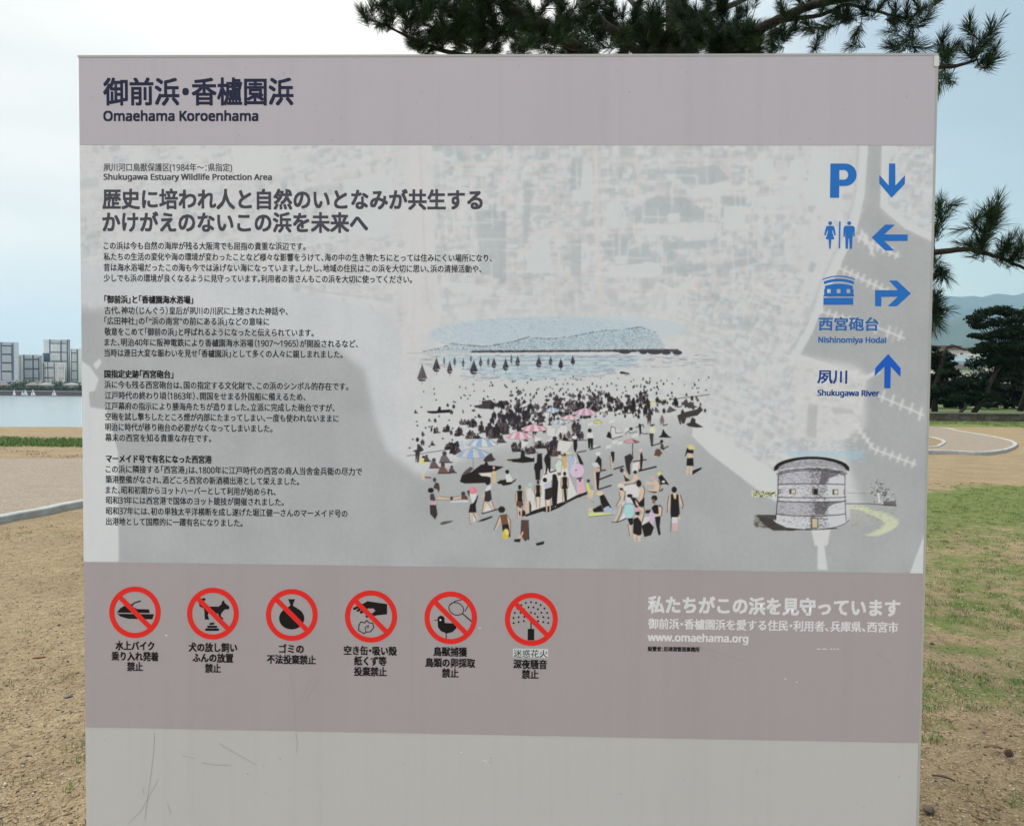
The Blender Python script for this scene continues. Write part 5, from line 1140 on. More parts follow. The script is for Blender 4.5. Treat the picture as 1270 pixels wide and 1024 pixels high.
# single things
def stone(px_, py_, r, m, label):
    p = ground(px_, py_); bmx = bmesh.new(); bmesh.ops.create_icosphere(bmx, subdivisions=3, radius=r)
    for v in bmx.verts:
        v.co *= 1 + .16 * noise.noise(v.co * (1.6 / r)) + .05 * noise.noise(v.co * (5 / r)); v.co.z *= .68
    me = bpy.data.meshes.new('stone'); bmx.to_mesh(me); bmx.free(); me.shade_smooth()
    o = link('stone', me, m, loc=(p[0], p[1], r * .45)); return props(o, label, 'stone')
M_st = material('stone_grey_brown', (.14, .11, .09), .85, (.08, .065, .055), 40, 4, .5, 90)
stone(1152, 1006, .020, M_st, 'rounded grey brown stone on the sand at the right foot of the board')
stone(1259, 690, .014, material('stone_pale', (.5, .48, .45), .8), 'small pale stone in thin grass right of the board') 
p = ground(1251, 938); cone = empty('pine_cone', (p[0], p[1], .012), label='dark brown pine cone lying on the patchy grass right of the board', cat='pine cone')
M_cone = material('pine_cone_brown', (.07, .035, .022), .8, (.12, .07, .045), 60); mbc = MB(); mbc.ball((0, 0, .004), (.013, .012, .011), seg=10, rings=7); mbc.build('core', M_cone, cone, loc=(0, 0, 0))
mbs = MB()
for k in range(62):
    th_ = math.acos(1 - 2 * (k + .5) / 62); ph = k * 2.39996; d = Vector((math.sin(th_) * math.cos(ph), math.sin(th_) * math.sin(ph), math.cos(th_) * .85)); u = d.cross(Vector((0, 0, 1.01))).normalized(); v = d.cross(u)
    c = Vector((0, 0, .004)) + d * .011; e = Vector((0, 0, .004)) + d * .019
    mbs.add([c - u * .002, c + u * .002, e + u * .0042 + v * .001, e - u * .0042 + v * .001, e + v * .003 + d * .001], [(0, 1, 2, 3), (3, 2, 4), (0, 3, 4), (1, 4, 2), (0, 4, 1)])
mbs.build('scales', M_cone, cone, loc=(0, 0, 0))
def flat_leaf(px_, py_, l, wd, rot, m, name, label, cat):
    p = ground(px_, py_); n = 9; V = []
    for k in range(n):
        t = k / (n - 1); ww = wd * math.sin(math.pi * min(max(t, .04), .96)) ** .7; z = .006 + .01 * math.sin(t * 2.6)
        V += [((t - .5) * l, -ww, z + .004), ((t - .5) * l, 0, z), ((t - .5) * l, ww, z + .006)]
    Fc = [(i * 3 + k, (i + 1) * 3 + k, (i + 1) * 3 + k + 1, i * 3 + k + 1) for i in range(n - 1) for k in range(2)]
    me = mesh(name, V + [(a, b_, c - .0015) for a, b_, c in V], Fc + [tuple(i + 27 for i in f[::-1]) for f in Fc]); o = link(name, me, m, loc=(p[0], p[1], 0)); o.rotation_euler = (0, 0, rot); return props(o, label, cat)
flat_leaf(84, 868, .045, .009, .6, material('shell_blue_grey', (.10, .11, .14), .5), 'shell', 'dark blue grey broken shell on the sand left of the board', 'shell')
flat_leaf(48, 818, .075, .012, .2, material('leaf_olive', (.25, .19, .07), .7, (.30, .10, .08), 30), 'fallen_leaf', 'olive and reddish fallen leaf on the sand left of the board', 'leaf')
flat_leaf(1232, 930, .07, .009, -.3, material('leaf_brown', (.16, .09, .05), .8), 'fallen_leaf', 'brown dry leaf beside the pine cone right of the board', 'leaf')
flat_leaf(1170, 968, .08, .004, -.7, M_st, 'bark_piece', 'dark thin bark piece on the sand above the rounded stone', 'bark')

# ------------------------------------------------------------------ low stone wall and raised lawn at the right
M_wall = [material('wall_stone_%s' % n, c, .9, tuple(v * .6 for v in c), 6, 5, .5, 20) for n, c in (('dark', (.085, .08, .07)), ('brown', (.12, .10, .08)), ('grey', (.14, .135, .125)))]
wall = empty('stone_wall', (14, 42.6, 0), label='long low dark stone wall with pale capping in front of the pines', cat='wall')
wx0, wx1, wy = 14.0, 60.0, 42.6
mb = MB(); mb.box((wx0, wy + .03, -.1), (wx1, wy + .35, .44)); mb.build('core', M_wall[0], wall)
mb = MB(); random.seed(3)
for r_ in range(3):
    x = wx0 + random.uniform(-.3, 0)
    while x < wx1:
        l = random.uniform(.35, .85); d = random.uniform(-.025, .02); mb.box((x, wy + d, r_ * .148), (x + l - .02, wy + .04, r_ * .148 + .136), random.randrange(3)); x += l
mb.build('stone_courses', M_wall, wall, kind='stuff')
mb = MB(); x = wx0
M_capst = material('wall_cap', (.25, .235, .21), .85, (.16, .15, .13), 5)
mb.box((wx0, wy - .04, .442), (wx1, wy + .42, .50)); mb.build('capping', M_capst, wall)
nx, ny = 60, 30; xs = np.linspace(11, 75, nx); ys = np.linspace(wy + .34, 92, ny); XX, YY = np.meshgrid(xs, ys, indexing='ij')
ZZ = .455 + fbm(XX, YY, .4) * .03; V = np.stack([XX, YY, ZZ], -1).reshape(-1, 3); i, j = np.meshgrid(np.arange(nx - 1), np.arange(ny - 1), indexing='ij')
me = fastmesh('lawn', V, np.stack([i * ny + j, (i + 1) * ny + j, (i + 1) * ny + j + 1, i * ny + j + 1], -1).reshape(-1, 4))
link('lawn', me, material('lawn_green', (.06, .11, .025), .9, (.10, .14, .035), 1.5, 6, .4, 30), kind='structure')
# ------------------------------------------------------------------ needles, trunks and pine trees
M_bark = material('pine_bark', (.036, .028, .023), .95, (.016, .013, .011), 14, 6, .8, 30, stretch=(1, 1, .35), bdist=.03)
M_barkl = material('pine_bark_pale', (.17, .145, .12), .95, (.08, .065, .055), 8, 6, .6, 20)
M_ndl = [material('pine_needles_dark', (.012, .028, .013), .55), material('pine_needles_mid', (.018, .042, .016), .5), material('pine_needles_fresh', (.035, .072, .026), .5)]
for m in M_ndl: m.node_tree.nodes['Principled BSDF'].inputs['Specular IOR Level'].default_value = .2

pine = empty('pine_tree', (1.40, 6.1, 0), label='large black pine close behind the board with long needled boughs overhead', cat='tree')
def A(l): return [Vector(at(a, b, c)) for a, b, c in l]
limbs = [(A([(838, 905, 6.1), (843, 700, 6.12), (846, 450, 6.1), (842, 250, 6.05), (840, 100, 6.0), (838, 0, 6.0), (830, -140, 6.05), (842, -330, 6.1), (836, -480, 6.1)]), .17, .05),
         (A([(842, 250, 6.05), (770, 120, 5.85), (700, 48, 5.6), (655, 22, 5.45), (606, -8, 5.3), (520, -70, 5.0), (430, -110, 4.8)]), .07, .022),
         (A([(700, 50, 5.6), (650, 50, 5.5), (610, 30, 5.4), (545, 4, 5.3), (500, -14, 5.2)]), .022, .008),
         (A([(840, 110, 6.0), (775, 50, 6.0), (740, 20, 5.9), (715, -30, 5.8), (690, -120, 5.7)]), .05, .015),
         (A([(842, 200, 6.0), (905, 75, 5.8), (930, 45, 5.6), (965, 25, 5.5), (1010, 6, 5.3), (1080, -10, 5.1), (1180, -60, 4.9)]), .065, .016),
         (A([(965, 27, 5.5), (1020, 18, 5.3), (1050, 6, 5.2), (1085, 14, 5.1), (1125, 22, 5.0), (1140, 12, 5.0)]), .018, .006),
         (A([(842, 330, 6.05), (960, 345, 5.3), (1080, 325, 4.7), (1160, 313, 4.35), (1198, 309, 4.3), (1222, 314, 4.3), (1250, 324, 4.3), (1290, 342, 4.25)]), .03, .007),
         (A([(842, 230, 6.05), (980, 150, 5.2), (1090, 100, 4.7), (1160, 84, 4.5), (1190, 81, 4.5), (1212, 74, 4.5)]), .035, .006),
         (A([(770, 120, 5.85), (650, 80, 5.5), (560, 66, 5.3), (520, 52, 5.2), (495, 40, 5.2), (470, 28, 5.2)]), .025, .006),
         (A([(842, 420, 6.1), (980, 420, 5.5), (1090, 395, 5.0), (1155, 385, 4.8)]), .035, .006),
         (A([(838, 380, 6.1), (700, 330, 6.6), (560, 300, 7.0), (440, 290, 7.2)]), .05, .01),
         (A([(840, 560, 6.1), (900, 470, 6.9), (960, 420, 7.6)]), .05, .012),
         (A([(836, -100, 6.05), (930, -180, 6.2), (1040, -230, 6.4)]), .04, .012), (A([(836, -140, 6.05), (740, -230, 6.4), (640, -260, 6.8)]), .04, .012),
         (A([(838, 60, 6.0), (800, 20, 6.8), (760, -20, 7.6), (700, -60, 8.2)]), .04, .012), (A([(842, 40, 6.0), (900, 10, 6.8), (960, -20, 7.4), (1020, -60, 8.0)]), .04, .012)]
mb = MB(); nodes = []
for k, (pts, r0, r1) in enumerate(limbs):
    pp = [Vector(p) for p in smooth_line([np.array(p) for p in pts], 5)]
    for p in pp[1:]:
        if k: p += Vector((random.uniform(-1, 1), random.uniform(-1, 1), random.uniform(-1, 1))) * .003
    rad = [r0 + (r1 - r0) * (i / (len(pp) - 1)) ** .8 for i in range(len(pp))]
    if k == 0:
        tb = MB(); tb.tube(pp, rad, 12); tb.build('trunk', M_bark, pine, True)
    else: mb.tube(pp, rad, 7)
    if k: nodes += [(p, r) for p, r in zip(pp, rad)][3:]
T_ = []                                   # shoot tips: (place, preferred direction or None)
def tips(n, x0, x1, y0, y1, d0, d1):
    for _ in range(n): T_.append(Vector(at(random.uniform(x0, x1), random.uniform(y0, y1), random.uniform(d0, d1))))
random.seed(21)
tips(80, 560, 700, -40, 60, 4.9, 6.2); tips(80, 700, 830, 5, 70, 5.2, 6.8); tips(90, 560, 940, 25, 75, 5.0, 6.6); tips(44, 840, 950, -10, 70, 5.2, 6.8); tips(50, 480, 600, -30, 30, 4.8, 5.6); tips(12, 510, 570, 30, 60, 5.0, 5.6)
tips(90, 480, 1000, -160, -20, 4.8, 8.0); tips(16, 1000, 1100, -30, 15, 5.0, 6.0); tips(60, 560, 1120, -420, -160, 5.4, 8.0); tips(60, 860, 1120, 90, 420, 4.9, 7.2); tips(60, 480, 860, 90, 420, 6.4, 7.8); tips(26, 880, 980, 40, 66, 5.2, 5.8)
for x, y, d in ((452, 18, 5.2), (462, 8, 5.2), (470, 32, 5.2), (484, 24, 5.2), (495, 8, 5.2), (505, 30, 5.2), (515, 56, 5.2), (530, 48, 5.2), (536, 62, 5.2), (476, 2, 5.2), (520, 20, 5.2), (540, 30, 5.2),
                (1202, 34, 4.5), (1229, 38, 4.5), (1216, 52, 4.5), (1194, 62, 4.5), (1235, 60, 4.5), (1222, 72, 4.5), (1168, 52, 4.5), (1178, 62, 4.5), (1170, 70, 4.5), (1165, 104, 4.5), (1206, 62, 4.5), (1228, 76, 4.45), (1172, 96, 4.6),
                (1163, 255, 4.4), (1166, 268, 4.4), (1160, 282, 4.4), (1222, 262, 4.3), (1212, 280, 4.3), (1230, 272, 4.3), (1216, 298, 4.3), (1205, 304, 4.3), (1222, 288, 4.3), (1235, 264, 4.3), (1250, 300, 4.3), (1258, 318, 4.25), (1268, 308, 4.25), (1243, 312, 4.3), (1210, 268, 4.3), (1218, 306, 4.3),
                (1160, 322, 4.4), (1163, 335, 4.4), (1158, 345, 4.4), (1158, 362, 4.7), (1160, 375, 4.7), (1157, 388, 4.7), (1290, 330, 4.25), (1300, 350, 4.2),
                (985, 22, 5.2), (970, 10, 5.2), (1000, 30, 5.2), (1020, 8, 5.2), (1035, -4, 5.1), (1050, 20, 5.1), (960, 40, 5.3), (990, -6, 5.2), (1075, 2, 5.1), (1110, 12, 5.0), (1025, 34, 5.2), (1162, 398, 4.7), (1165, 382, 4.6), (1110, 25, 5.0), (1130, 36, 5.0), (1145, 10, 5.0), (1160, 2, 5.0), (1120, 52, 5.0), (1105, 58, 5.0), (1135, 60, 5.05), (1128, 44, 5.0), (1055, 58, 5.2), (1062, 40, 5.2), (1040, 22, 5.3), (1090, 10, 5.1), (1070, 16, 5.1), (1010, 62, 5.3), (1100, 40, 5.0), (1125, 16, 5.0), (1150, 24, 4.95), (1135, 4, 5.0)):
    T_.append(Vector(at(x, y, d)))
tw = MB(); tuft = []
todo = list(T_)
NP = np.array([tuple(p) for p, r in nodes])
dist0 = {id(p): float(np.min(np.linalg.norm(NP - np.array(p), axis=1))) for p in todo}
todo.sort(key=lambda p: dist0[id(p)])
npts = [tuple(p) for p, r in nodes]
for p in todo:
    Aq = np.array(npts); dd = np.linalg.norm(Aq - np.array(p), axis=1); k = int(dd.argmin()); q = Vector(npts[k]); d = p - q; l = d.length
    if l < .02: d = Vector((0, 0, 1)); l = .05
    mid1 = q + d * .4 + Vector((0, 0, -.10 * l)) + Vector([random.uniform(-.1, .1) * l for _ in range(3)]); mid2 = q + d * .78 + Vector((0, 0, -.06 * l))
    r = min(.011, .003 + l * .008); tw.tube([q, mid1, mid2, p], [r, r * .75, r * .55, .0022], 5, cap=False)
    npts += [tuple(mid1), tuple(mid2), tuple(p)]
    dr = (p - mid2).normalized() * .7 + Vector((random.uniform(-.35, .35), random.uniform(-.35, .35), random.uniform(.1, .8))); tuft.append((p, dr.normalized()))
mb.build('branches', M_bark, pine, True); tw.build('twigs', M_bark, pine, kind='stuff')
VV = []; FF = []; MI = []; base = 0
for (p, dr) in tuft:
    extra = [(p, dr)]
    for _ in range(random.choice((1, 2, 2))):
        dd = (dr + Vector([random.uniform(-.9, .9) for _ in range(3)])).normalized(); extra.append((p + dd * random.uniform(.03, .10) - dr * random.uniform(0, .06), dd))
    for (c, ax) in extra:
        n = 105 if c.x < 2.35 else 72; L0 = random.uniform(.085, .12); ln = L0 * .95; u = ax.orthogonal().normalized(); v = ax.cross(u)
        u, v, axn, c_ = map(np.array, (u, v, ax, c)); t = rng.random(n); ph = rng.uniform(0, 6.283, n); sp = .28 + .75 * (1 - t) * rng.uniform(.6, 1.2, n)
        st = c_[None] + axn[None] * ((t - 1) * .10)[:, None]
        rad = u[None] * np.cos(ph)[:, None] + v[None] * np.sin(ph)[:, None]; dv = axn[None] * np.cos(sp)[:, None] + rad * np.sin(sp)[:, None]
        nl = ln * rng.uniform(.75, 1.1, n); tip_ = st + dv * nl[:, None]; tip_[:, 2] -= .006
        sd = np.cross(dv, rng.normal(size=(n, 3))); sd /= np.linalg.norm(sd, axis=1)[:, None]; sd *= .00125
        mid = st + dv * (nl * .6)[:, None]
        VV.append(np.stack([st - sd, st + sd, mid + sd, mid - sd, tip_], 1).reshape(-1, 3)); FF.append((np.array([(0, 1, 2), (0, 2, 3), (3, 2, 4)])[None] + (base + np.arange(n) * 5)[:, None, None]).reshape(-1, 3))
        MI.append(np.full(n * 3, random.choice((0, 0, 1, 1, 2)))); base += n * 5
me = fastmesh('needles', np.concatenate(VV), np.concatenate(FF))
for m in M_ndl: me.materials.append(m)
me.polygons.foreach_set('material_index', np.concatenate(MI).astype(np.int32)); link('needles', me, parent=pine, kind='stuff')

M_pad = [material('far_pine_dark', (.006, .014, .008), .8), material('far_pine_mid', (.011, .023, .011), .8), material('far_pine_light', (.022, .042, .017), .8)]
for m in M_pad: m.node_tree.nodes['Principled BSDF'].inputs['Specular IOR Level'].default_value = .05
def foliage(cen, rad, per, size, flat=1.0):
    """many small leaf faces through ellipsoid clumps"""
    V = []; Mx = []
    for (c, r) in zip(cen, rad):
        d = rng.normal(size=(per, 3)); d /= np.linalg.norm(d, axis=1)[:, None]; q = np.array(c) + d * np.array(r) * (rng.random(per) ** .5 * (1 + .16 * np.abs(rng.normal(size=per))))[:, None]
        nrm = d + rng.normal(0, .6, (per, 3)) + (0, 0, .4); a = np.cross(nrm, rng.normal(size=(per, 3))); a /= np.linalg.norm(a, axis=1)[:, None]; b = np.cross(nrm, a); b /= np.linalg.norm(b, axis=1)[:, None]
        s = size * rng.uniform(.5, 1.2, per)[:, None]
        V.append(np.stack([q - a * s - b * s * .5, q + a * s * .9 - b * s * .6, q + a * s * .4 + b * s], 1).reshape(-1, 3)); Mx.append(rng.choice(3, per, p=[.45, .4, .15]))
    V = np.concatenate(V); return V, np.arange(len(V)).reshape(-1, 3), np.concatenate(Mx)
def far_pine(px_, Y_, h, label, lean=0.0, spread=2.2, low=.35, pads=16, size=.10, z0=.45, tr=.16, group='pines behind the stone wall', per=330, barkm=None, tops=None, cat='tree'):
    g0 = at(px_, 512, Y_); x0 = g0[0]; t = empty('pine_tree', (x0, Y_, z0), label=label, cat=cat, group=group)
    pts = [(x0 + lean * (k / 6) ** .9 + .12 * math.sin(k * 1.7 + px_), Y_ + .1 * math.cos(k * 2.1), z0 + (h * .88) * k / 6) for k in range(7)]
    mb = MB(); mb.tube(pts, [tr * (1 - .8 * k / 6) for k in range(7)], 8); mb.build('trunk', barkm or M_bark, t, True)
    lb = MB(); cen = []; rad = []
    for k in range(pads):
        f = low + (1 - low) * (k + .5) / pads; f = min(f, 1.0); i0 = min(int(f * 6 / 1.0 * .95), 5); q = Vector(pts[i0]).lerp(Vector(pts[i0 + 1]), .5)
        a = k * 2.4 + px_; R_ = spread * (1.15 - f * .75) * random.uniform(.35, 1.05)
        e = q + Vector((math.cos(a) * R_, math.sin(a) * R_ * .8, random.uniform(.1, .5))); lb.tube([q, q.lerp(e, .5) + Vector((0, 0, .12)), e], [tr * .35, tr * .22, tr * .1], 5)
        cen.append(tuple(e + Vector((0, 0, .12)))); w_ = random.uniform(.45, .95) * spread / 2.2; rad.append((w_, w_ * .9, random.uniform(.16, .42)))
        if random.random() < .7: cen.append(tuple(q.lerp(e, .6) + Vector((random.uniform(-.4, .4), 0, .25)))); rad.append((w_ * .7, w_ * .7, .2))
    cen.append((pts[-1][0], pts[-1][1], pts[-1][2] + .2)); rad.append((.8, .8, .35))
    if tops:
        for (a_, b_, w_) in tops: e = at(a_, b_, Y_); cen.append(tuple(e)); rad.append((w_, w_, w_ * .36)); lb.tube([pts[4], (Vector(pts[4]).lerp(Vector(e), .5)) + Vector((0, 0, .1)), e], [tr * .4, tr * .25, tr * .1], 5)
    lb.build('branches', M_bark, t, kind='stuff')
    V, Fc, Mx = foliage(cen, rad, per, size); me = fastmesh('crown', V, Fc)
    for m in M_pad: me.materials.append(m)
    me.polygons.foreach_set('material_index', Mx.astype(np.int32)); link('crown', me, parent=t)
random.seed(5)
far_pine(1207, 44.6, 5.6, 'dark pine with thick trunk leaning right just behind the stone wall', 2.6, 2.0, .5, 15, tr=.17, per=420,
         tops=[(1212, 394, .55), (1225, 387, .7), (1240, 384, .7), (1255, 388, .7), (1215, 404, .5), (1236, 400, .8), (1208, 416, .35), (1225, 417, .6), (1245, 414, .9), (1262, 398, 1.0), (1238, 432, .8), (1258, 428, 1.1), (1215, 434, .6), (1270, 412, 1.2), (1280, 440, 1.2), (1250, 446, .8), (1206, 399, .3), (1222, 428, .5), (1232, 440, .6)])
far_pine(1158, 46.5, 3.8, 'dark pine at the board edge with bare arching bough toward the houses', .4, 1.1, .2, 16, tr=.2, tops=[(1153, 432, .5), (1150, 442, .6), (1156, 450, .7)])
far_pine(1193, 45.2, 1.9, 'low bushy pine with pale split trunk behind the stone wall', .3, 1.7, .3, 15, tr=.1, barkm=M_barkl, tops=[(1178, 443, .22), (1179, 451, .35), (1170, 461, .5), (1222, 476, .6), (1200, 478, .7), (1180, 476, .7), (1165, 482, .8), (1210, 485, .8)])
far_pine(1268, 50, 7.6, 'tall dark pine right of the leaning pine', .4, 2.9, .3, 20, tr=.2)
far_pine(1325, 47, 7.8, 'tall dark pine beyond the right picture edge', -.6, 3.2, .3, 20, tr=.2)
far_pine(1075, 50, 6.5, 'dark pine mostly hidden behind the board', -.4, 2.4, .35, 16, tr=.18)
far_pine(985, 54, 7.0, 'dark pine fully behind the board', .5, 2.6, .35, 16, tr=.18)
# arching bare bough of the edge pine
mb = MB(); mb.tube([Vector(at(*q)) for q in ((1158, 492, 46), (1165, 465, 46), (1170, 440, 46), (1174, 431, 46), (1184, 429, 46), (1196, 434, 46), (1210, 433, 46))], [.22, .18, .13, .09, .06, .05, .03], 7); 
par = [o for o in COL.objects if o.get('label', '').startswith('dark pine at the board edge')][0]; mb.build('bough', M_bark, par, True)
mb = MB(); mb.tube([Vector(at(*q)) for q in ((1176, 431, 46), (1180, 427, 46), (1186, 429, 46))], [.04, .03, .02], 5); mb.build('bough', M_bark, par)
# back row of smaller pines closing the view
ORD = ['hidden farthest left', 'second from the left', 'third from the left', 'fourth from the left just clear of the board', 'below the tan house', 'below the white house', 'below the light blue roof', 'behind the leaning pine', 'under the leaning pine crown', 'between leaning and tall pine', 'left of the picture edge', 'at the picture edge', 'last on the right']
for k in range(13):
    far_pine(1100 + k * 19 + random.uniform(-5, 5), 56 + (k * 7 % 5) * 2.2, random.uniform(1.7, 2.1) if k < 7 else random.uniform(2.8, 3.5), 'low dark pine of the back row, %s' % ORD[k], random.uniform(-.5, .5), 2.3, .05, 13, .14, per=230, group='back row of low pines')

# ------------------------------------------------------------------ houses behind the pines
M_hw = material('house_white', (.62, .60, .56), .8); M_hb = material('house_tan', (.36, .31, .25), .8); M_glass = material('window_dark', (.05, .06, .07), .2); M_roofb = material('roof_blue_tin', (.16, .30, .38), .5)
M_roofg = material('roof_grey_tile', (.13, .14, .155), .7); M_roofbr = material('roof_brown', (.16, .12, .10), .8); M_rail = material('balcony_white', (.7, .7, .68), .6)
def hpt(px_, py_, Y_): return at(px_, py_, Y_)
def house(x0, x1, ytop, ybase, Y_, wallm, roofm, label, wins=(), roof='gable', depth=8, eave=.5, rh=1.2):
    a = at(x0, ytop, Y_); b = at(x1, ybase, Y_); X0, X1, ZT_, = a[0], b[0], a[2]; t = empty('house', ((X0 + X1) / 2, Y_ + depth / 2, 0), label=label, cat='house')
    mb = MB(); mb.box((X0, Y_, 0), (X1, Y_ + depth, ZT_)); mb.build('wall', wallm, t)
    mb = MB()
    if roof == 'flat': mb.box((X0 - eave, Y_ - eave, ZT_ + .003), (X1 + eave, Y_ + depth + eave, ZT_ + .35))
    else:
        e = eave; mb.add([(X0 - e, Y_ - e, ZT_ - .1), (X1 + e, Y_ - e, ZT_ - .1), (X1 + e, Y_ + depth + e, ZT_ - .1), (X0 - e, Y_ + depth + e, ZT_ - .1), (X0 - e + (1.5 if roof == 'hip' else 0), Y_ + depth / 2, ZT_ + rh), (X1 + e - (1.5 if roof == 'hip' else 0), Y_ + depth / 2, ZT_ + rh)], [(0, 1, 5, 4), (2, 3, 4, 5), (0, 4, 3), (1, 2, 5), (0, 3, 2, 1)])
    mb.build('roof', roofm, t)
    for (wa, wb, wc, wd) in wins:
        p = at(wa, wc, Y_); q = at(wb, wd, Y_); mb = MB(); mb.box((p[0], Y_ - .05, q[2]), (q[0], Y_ - .004, p[2])); f = mb.build('window', M_rail, t)
        mb = MB(); i_ = .07; mb.box((p[0] + i_, Y_ - .06, q[2] + i_), (q[0] - i_, Y_ - .052, p[2] - i_)); mb.build('pane', M_glass, f)
    return t
h1 = house(1166, 1217, 433.5, 470, 120, M_hw, M_roofbr, 'white two storey house with balcony and brown eaves seen between pines', [(1172, 1176, 438, 445), (1178, 1184, 438, 445), (1190, 1195, 437, 441), (1206, 1211, 437, 441), (1168, 1171, 438, 446)], 'flat', 9, .4)
mb = MB()
for (a, b_, c, d) in ((1187, 1203, 441, 446.5), (1203.5, 1214, 439.5, 446)):
    p = at(a, c, 119); q = at(b_, d, 119); mb.box((p[0], 118.4, q[2]), (q[0], 119.9, p[2]))
mb.build('balcony', M_rail, h1)
mb = MB()
for k in range(14): p = at(1187.5 + k * 2, 439, 118.6); q = at(1187.5 + k * 2, 441.2, 118.6); mb.box((p[0], 118.5, q[2]), (p[0] + .05, 118.6, p[2]))
mb.build('railing', M_rail, h1, kind='stuff')
house(1160, 1186, 431, 470, 128, M_hb, M_roofbr, 'tan house with brown flat eaves behind the white house', [(1164, 1170, 436, 441)], 'flat', 8, .5)
house(1186, 1213, 449, 480, 108, M_hw, M_roofb, 'white house with long light blue tin roof', [(1188, 1192, 450.5, 454), (1196, 1200, 450.5, 454)], 'gable', 7, .5, .9)
house(1203, 1221, 456, 480, 100, M_hw, M_roofg, 'white house with grey slate roof below the blue roof', [(1206, 1209, 457, 460)], 'gable', 6, .4, 1.1)
house(1245, 1257, 434, 480, 125, M_hw, M_roofb, 'small white house with blue roof seen through the tall pine', [(1248, 1253, 436, 439)], 'gable', 7, .4, .9)
house(1262, 1290, 446, 480, 118, M_hw, M_roofg, 'pale house at the right picture edge behind pines', [(1265, 1269, 448, 452)], 'gable', 7, .4, 1.0)
house(1060, 1130, 440, 480, 125, M_hb, M_roofg, 'tan house with grey tiled roof hidden behind the board', [(1070, 1080, 445, 452), (1095, 1105, 445, 452)], 'hip', 9, .5, 1.4)

# ------------------------------------------------------------------ mountains
M_mt = material('mountain_forest', (.03, .055, .042), .95, (.045, .075, .055), .004, 8, 0)
def ridge(name, dist, depth, prof, seed):
    xs_ = np.array([p[0] for p in prof], float); ys_ = np.array([p[1] for p in prof], float)
    pxs = np.linspace(xs_[0], xs_[-1], 260); py = np.interp(pxs, xs_, ys_)
    el = np.array([at(a, b, 1.0)[2] - EYE for a, b in zip(pxs, py)]); dx = np.array([at(a, 500, 1.0)[0] for a in pxs])
    nrad = 40; V = []
    for k in range(nrad):
        f = k / (nrad - 1); Yd = dist - depth + f * depth * 1.6; prof_ = math.sin(min(f * 1.6, 1.0) * math.pi / 2) ** 1.3 if f < .625 else math.cos((f - .625) / .375 * math.pi / 2)
        hgt = el * dist * max(prof_, 0); nz = fbm(dx * dist * .004 + seed, np.full_like(dx, Yd * .004), 1.0, 5) * dist * .006 * (4 * max(prof_, 0) * (1 - max(prof_, 0)) + .05)
        V.append(np.stack([dx * Yd, np.full_like(dx, Yd), np.maximum(hgt + nz, -3)], -1))
    V = np.concatenate(V); i, j = np.meshgrid(np.arange(nrad - 1), np.arange(259), indexing='ij')
    me = fastmesh(name, V, np.stack([i * 260 + j, i * 260 + j + 1, (i + 1) * 260 + j + 1, (i + 1) * 260 + j], -1).reshape(-1, 4)); link(name, me, M_mt, smooth=True, kind='structure')
ridge('mountain', 6400, 2200, [(640, 478), (760, 440), (860, 415), (960, 395), (1060, 380), (1155, 369), (1188, 370), (1205, 368.5), (1214, 370.2), (1232, 366), (1255, 369), (1272, 363.5), (1330, 352), (1420, 360), (1550, 350), (1700, 380), (1900, 430)], 2.)
ridge('mountain', 3600, 1300, [(760, 478), (900, 462), (1000, 445), (1080, 420), (1155, 402.5), (1172, 400.5), (1196, 391.5), (1212, 390), (1240, 397), (1280, 410), (1350, 420), (1500, 400), (1750, 440)], 7.)

# ------------------------------------------------------------------ far shore: seawall, trees, apartment towers, dinghies
M_sw = material('seawall_brown', (.16, .125, .115), .9, (.10, .085, .08), .6, 4); M_swc = material('seawall_cap', (.50, .42, .40), .9)
SY = 400
sw = empty('seawall', (-300, SY, WZ), label='long brown seawall with pale coping along the far shore', cat='wall')
zt = float(at(50, 484.6, SY)[2]); mb = MB(); mb.box((-1500, SY, WZ - 3), (140, SY + 45, zt - .35)); mb.build('wall', M_sw, sw); mb = MB(); mb.box((-1500, SY - .3, zt - .347), (140, SY + 45, zt)); mb.build('coping', M_swc, sw)
V, Fc, Mx = foliage([(x, random.uniform(414, 428), random.uniform(1.6, 3.2)) for x in np.arange(-420, 110, 2.4)] + [(x, random.uniform(402.5, 404), random.uniform(.0, .6)) for x in np.arange(-420, 110, 1.5)], [(2.6, 2.5, random.uniform(2.4, 3.4)) for x in np.arange(-420, 110, 2.4)] + [(1.6, 1, random.uniform(1.5, 2.2)) for x in np.arange(-420, 110, 1.5)], 150, .6)
me = fastmesh('shore_trees', V, Fc)
for m in (material('shore_tree_dark', (.03, .055, .03), .9), material('shore_tree_mid', (.045, .075, .035), .9), material('shore_tree_light', (.07, .10, .05), .9)): me.materials.append(m)
me.polygons.foreach_set('material_index', Mx.astype(np.int32)); link('shore_trees', me, kind='stuff', label='belt of dark green trees on the far shore below the apartment towers', cat='trees')
M_c1, M_c2, M_c3 = material('tower_pale', (.78, .80, .76), .8), material('tower_grey', (.50, .54, .59), .8), material('tower_slate', (.10, .14, .21), .7)
M_c4, M_c5 = material('tower_cream', (.78, .77, .72), .8), material('tower_teal_dark', (.05, .10, .16), .6)
M_void = material('tower_opening', (.06, .075, .10), .7); M_pink = material('tower_pinkish', (.72, .65, .64), .8)
def ZB(x, y): return x / 11.38, y / 11.38 + 410          # enlarged coordinates of the skyline
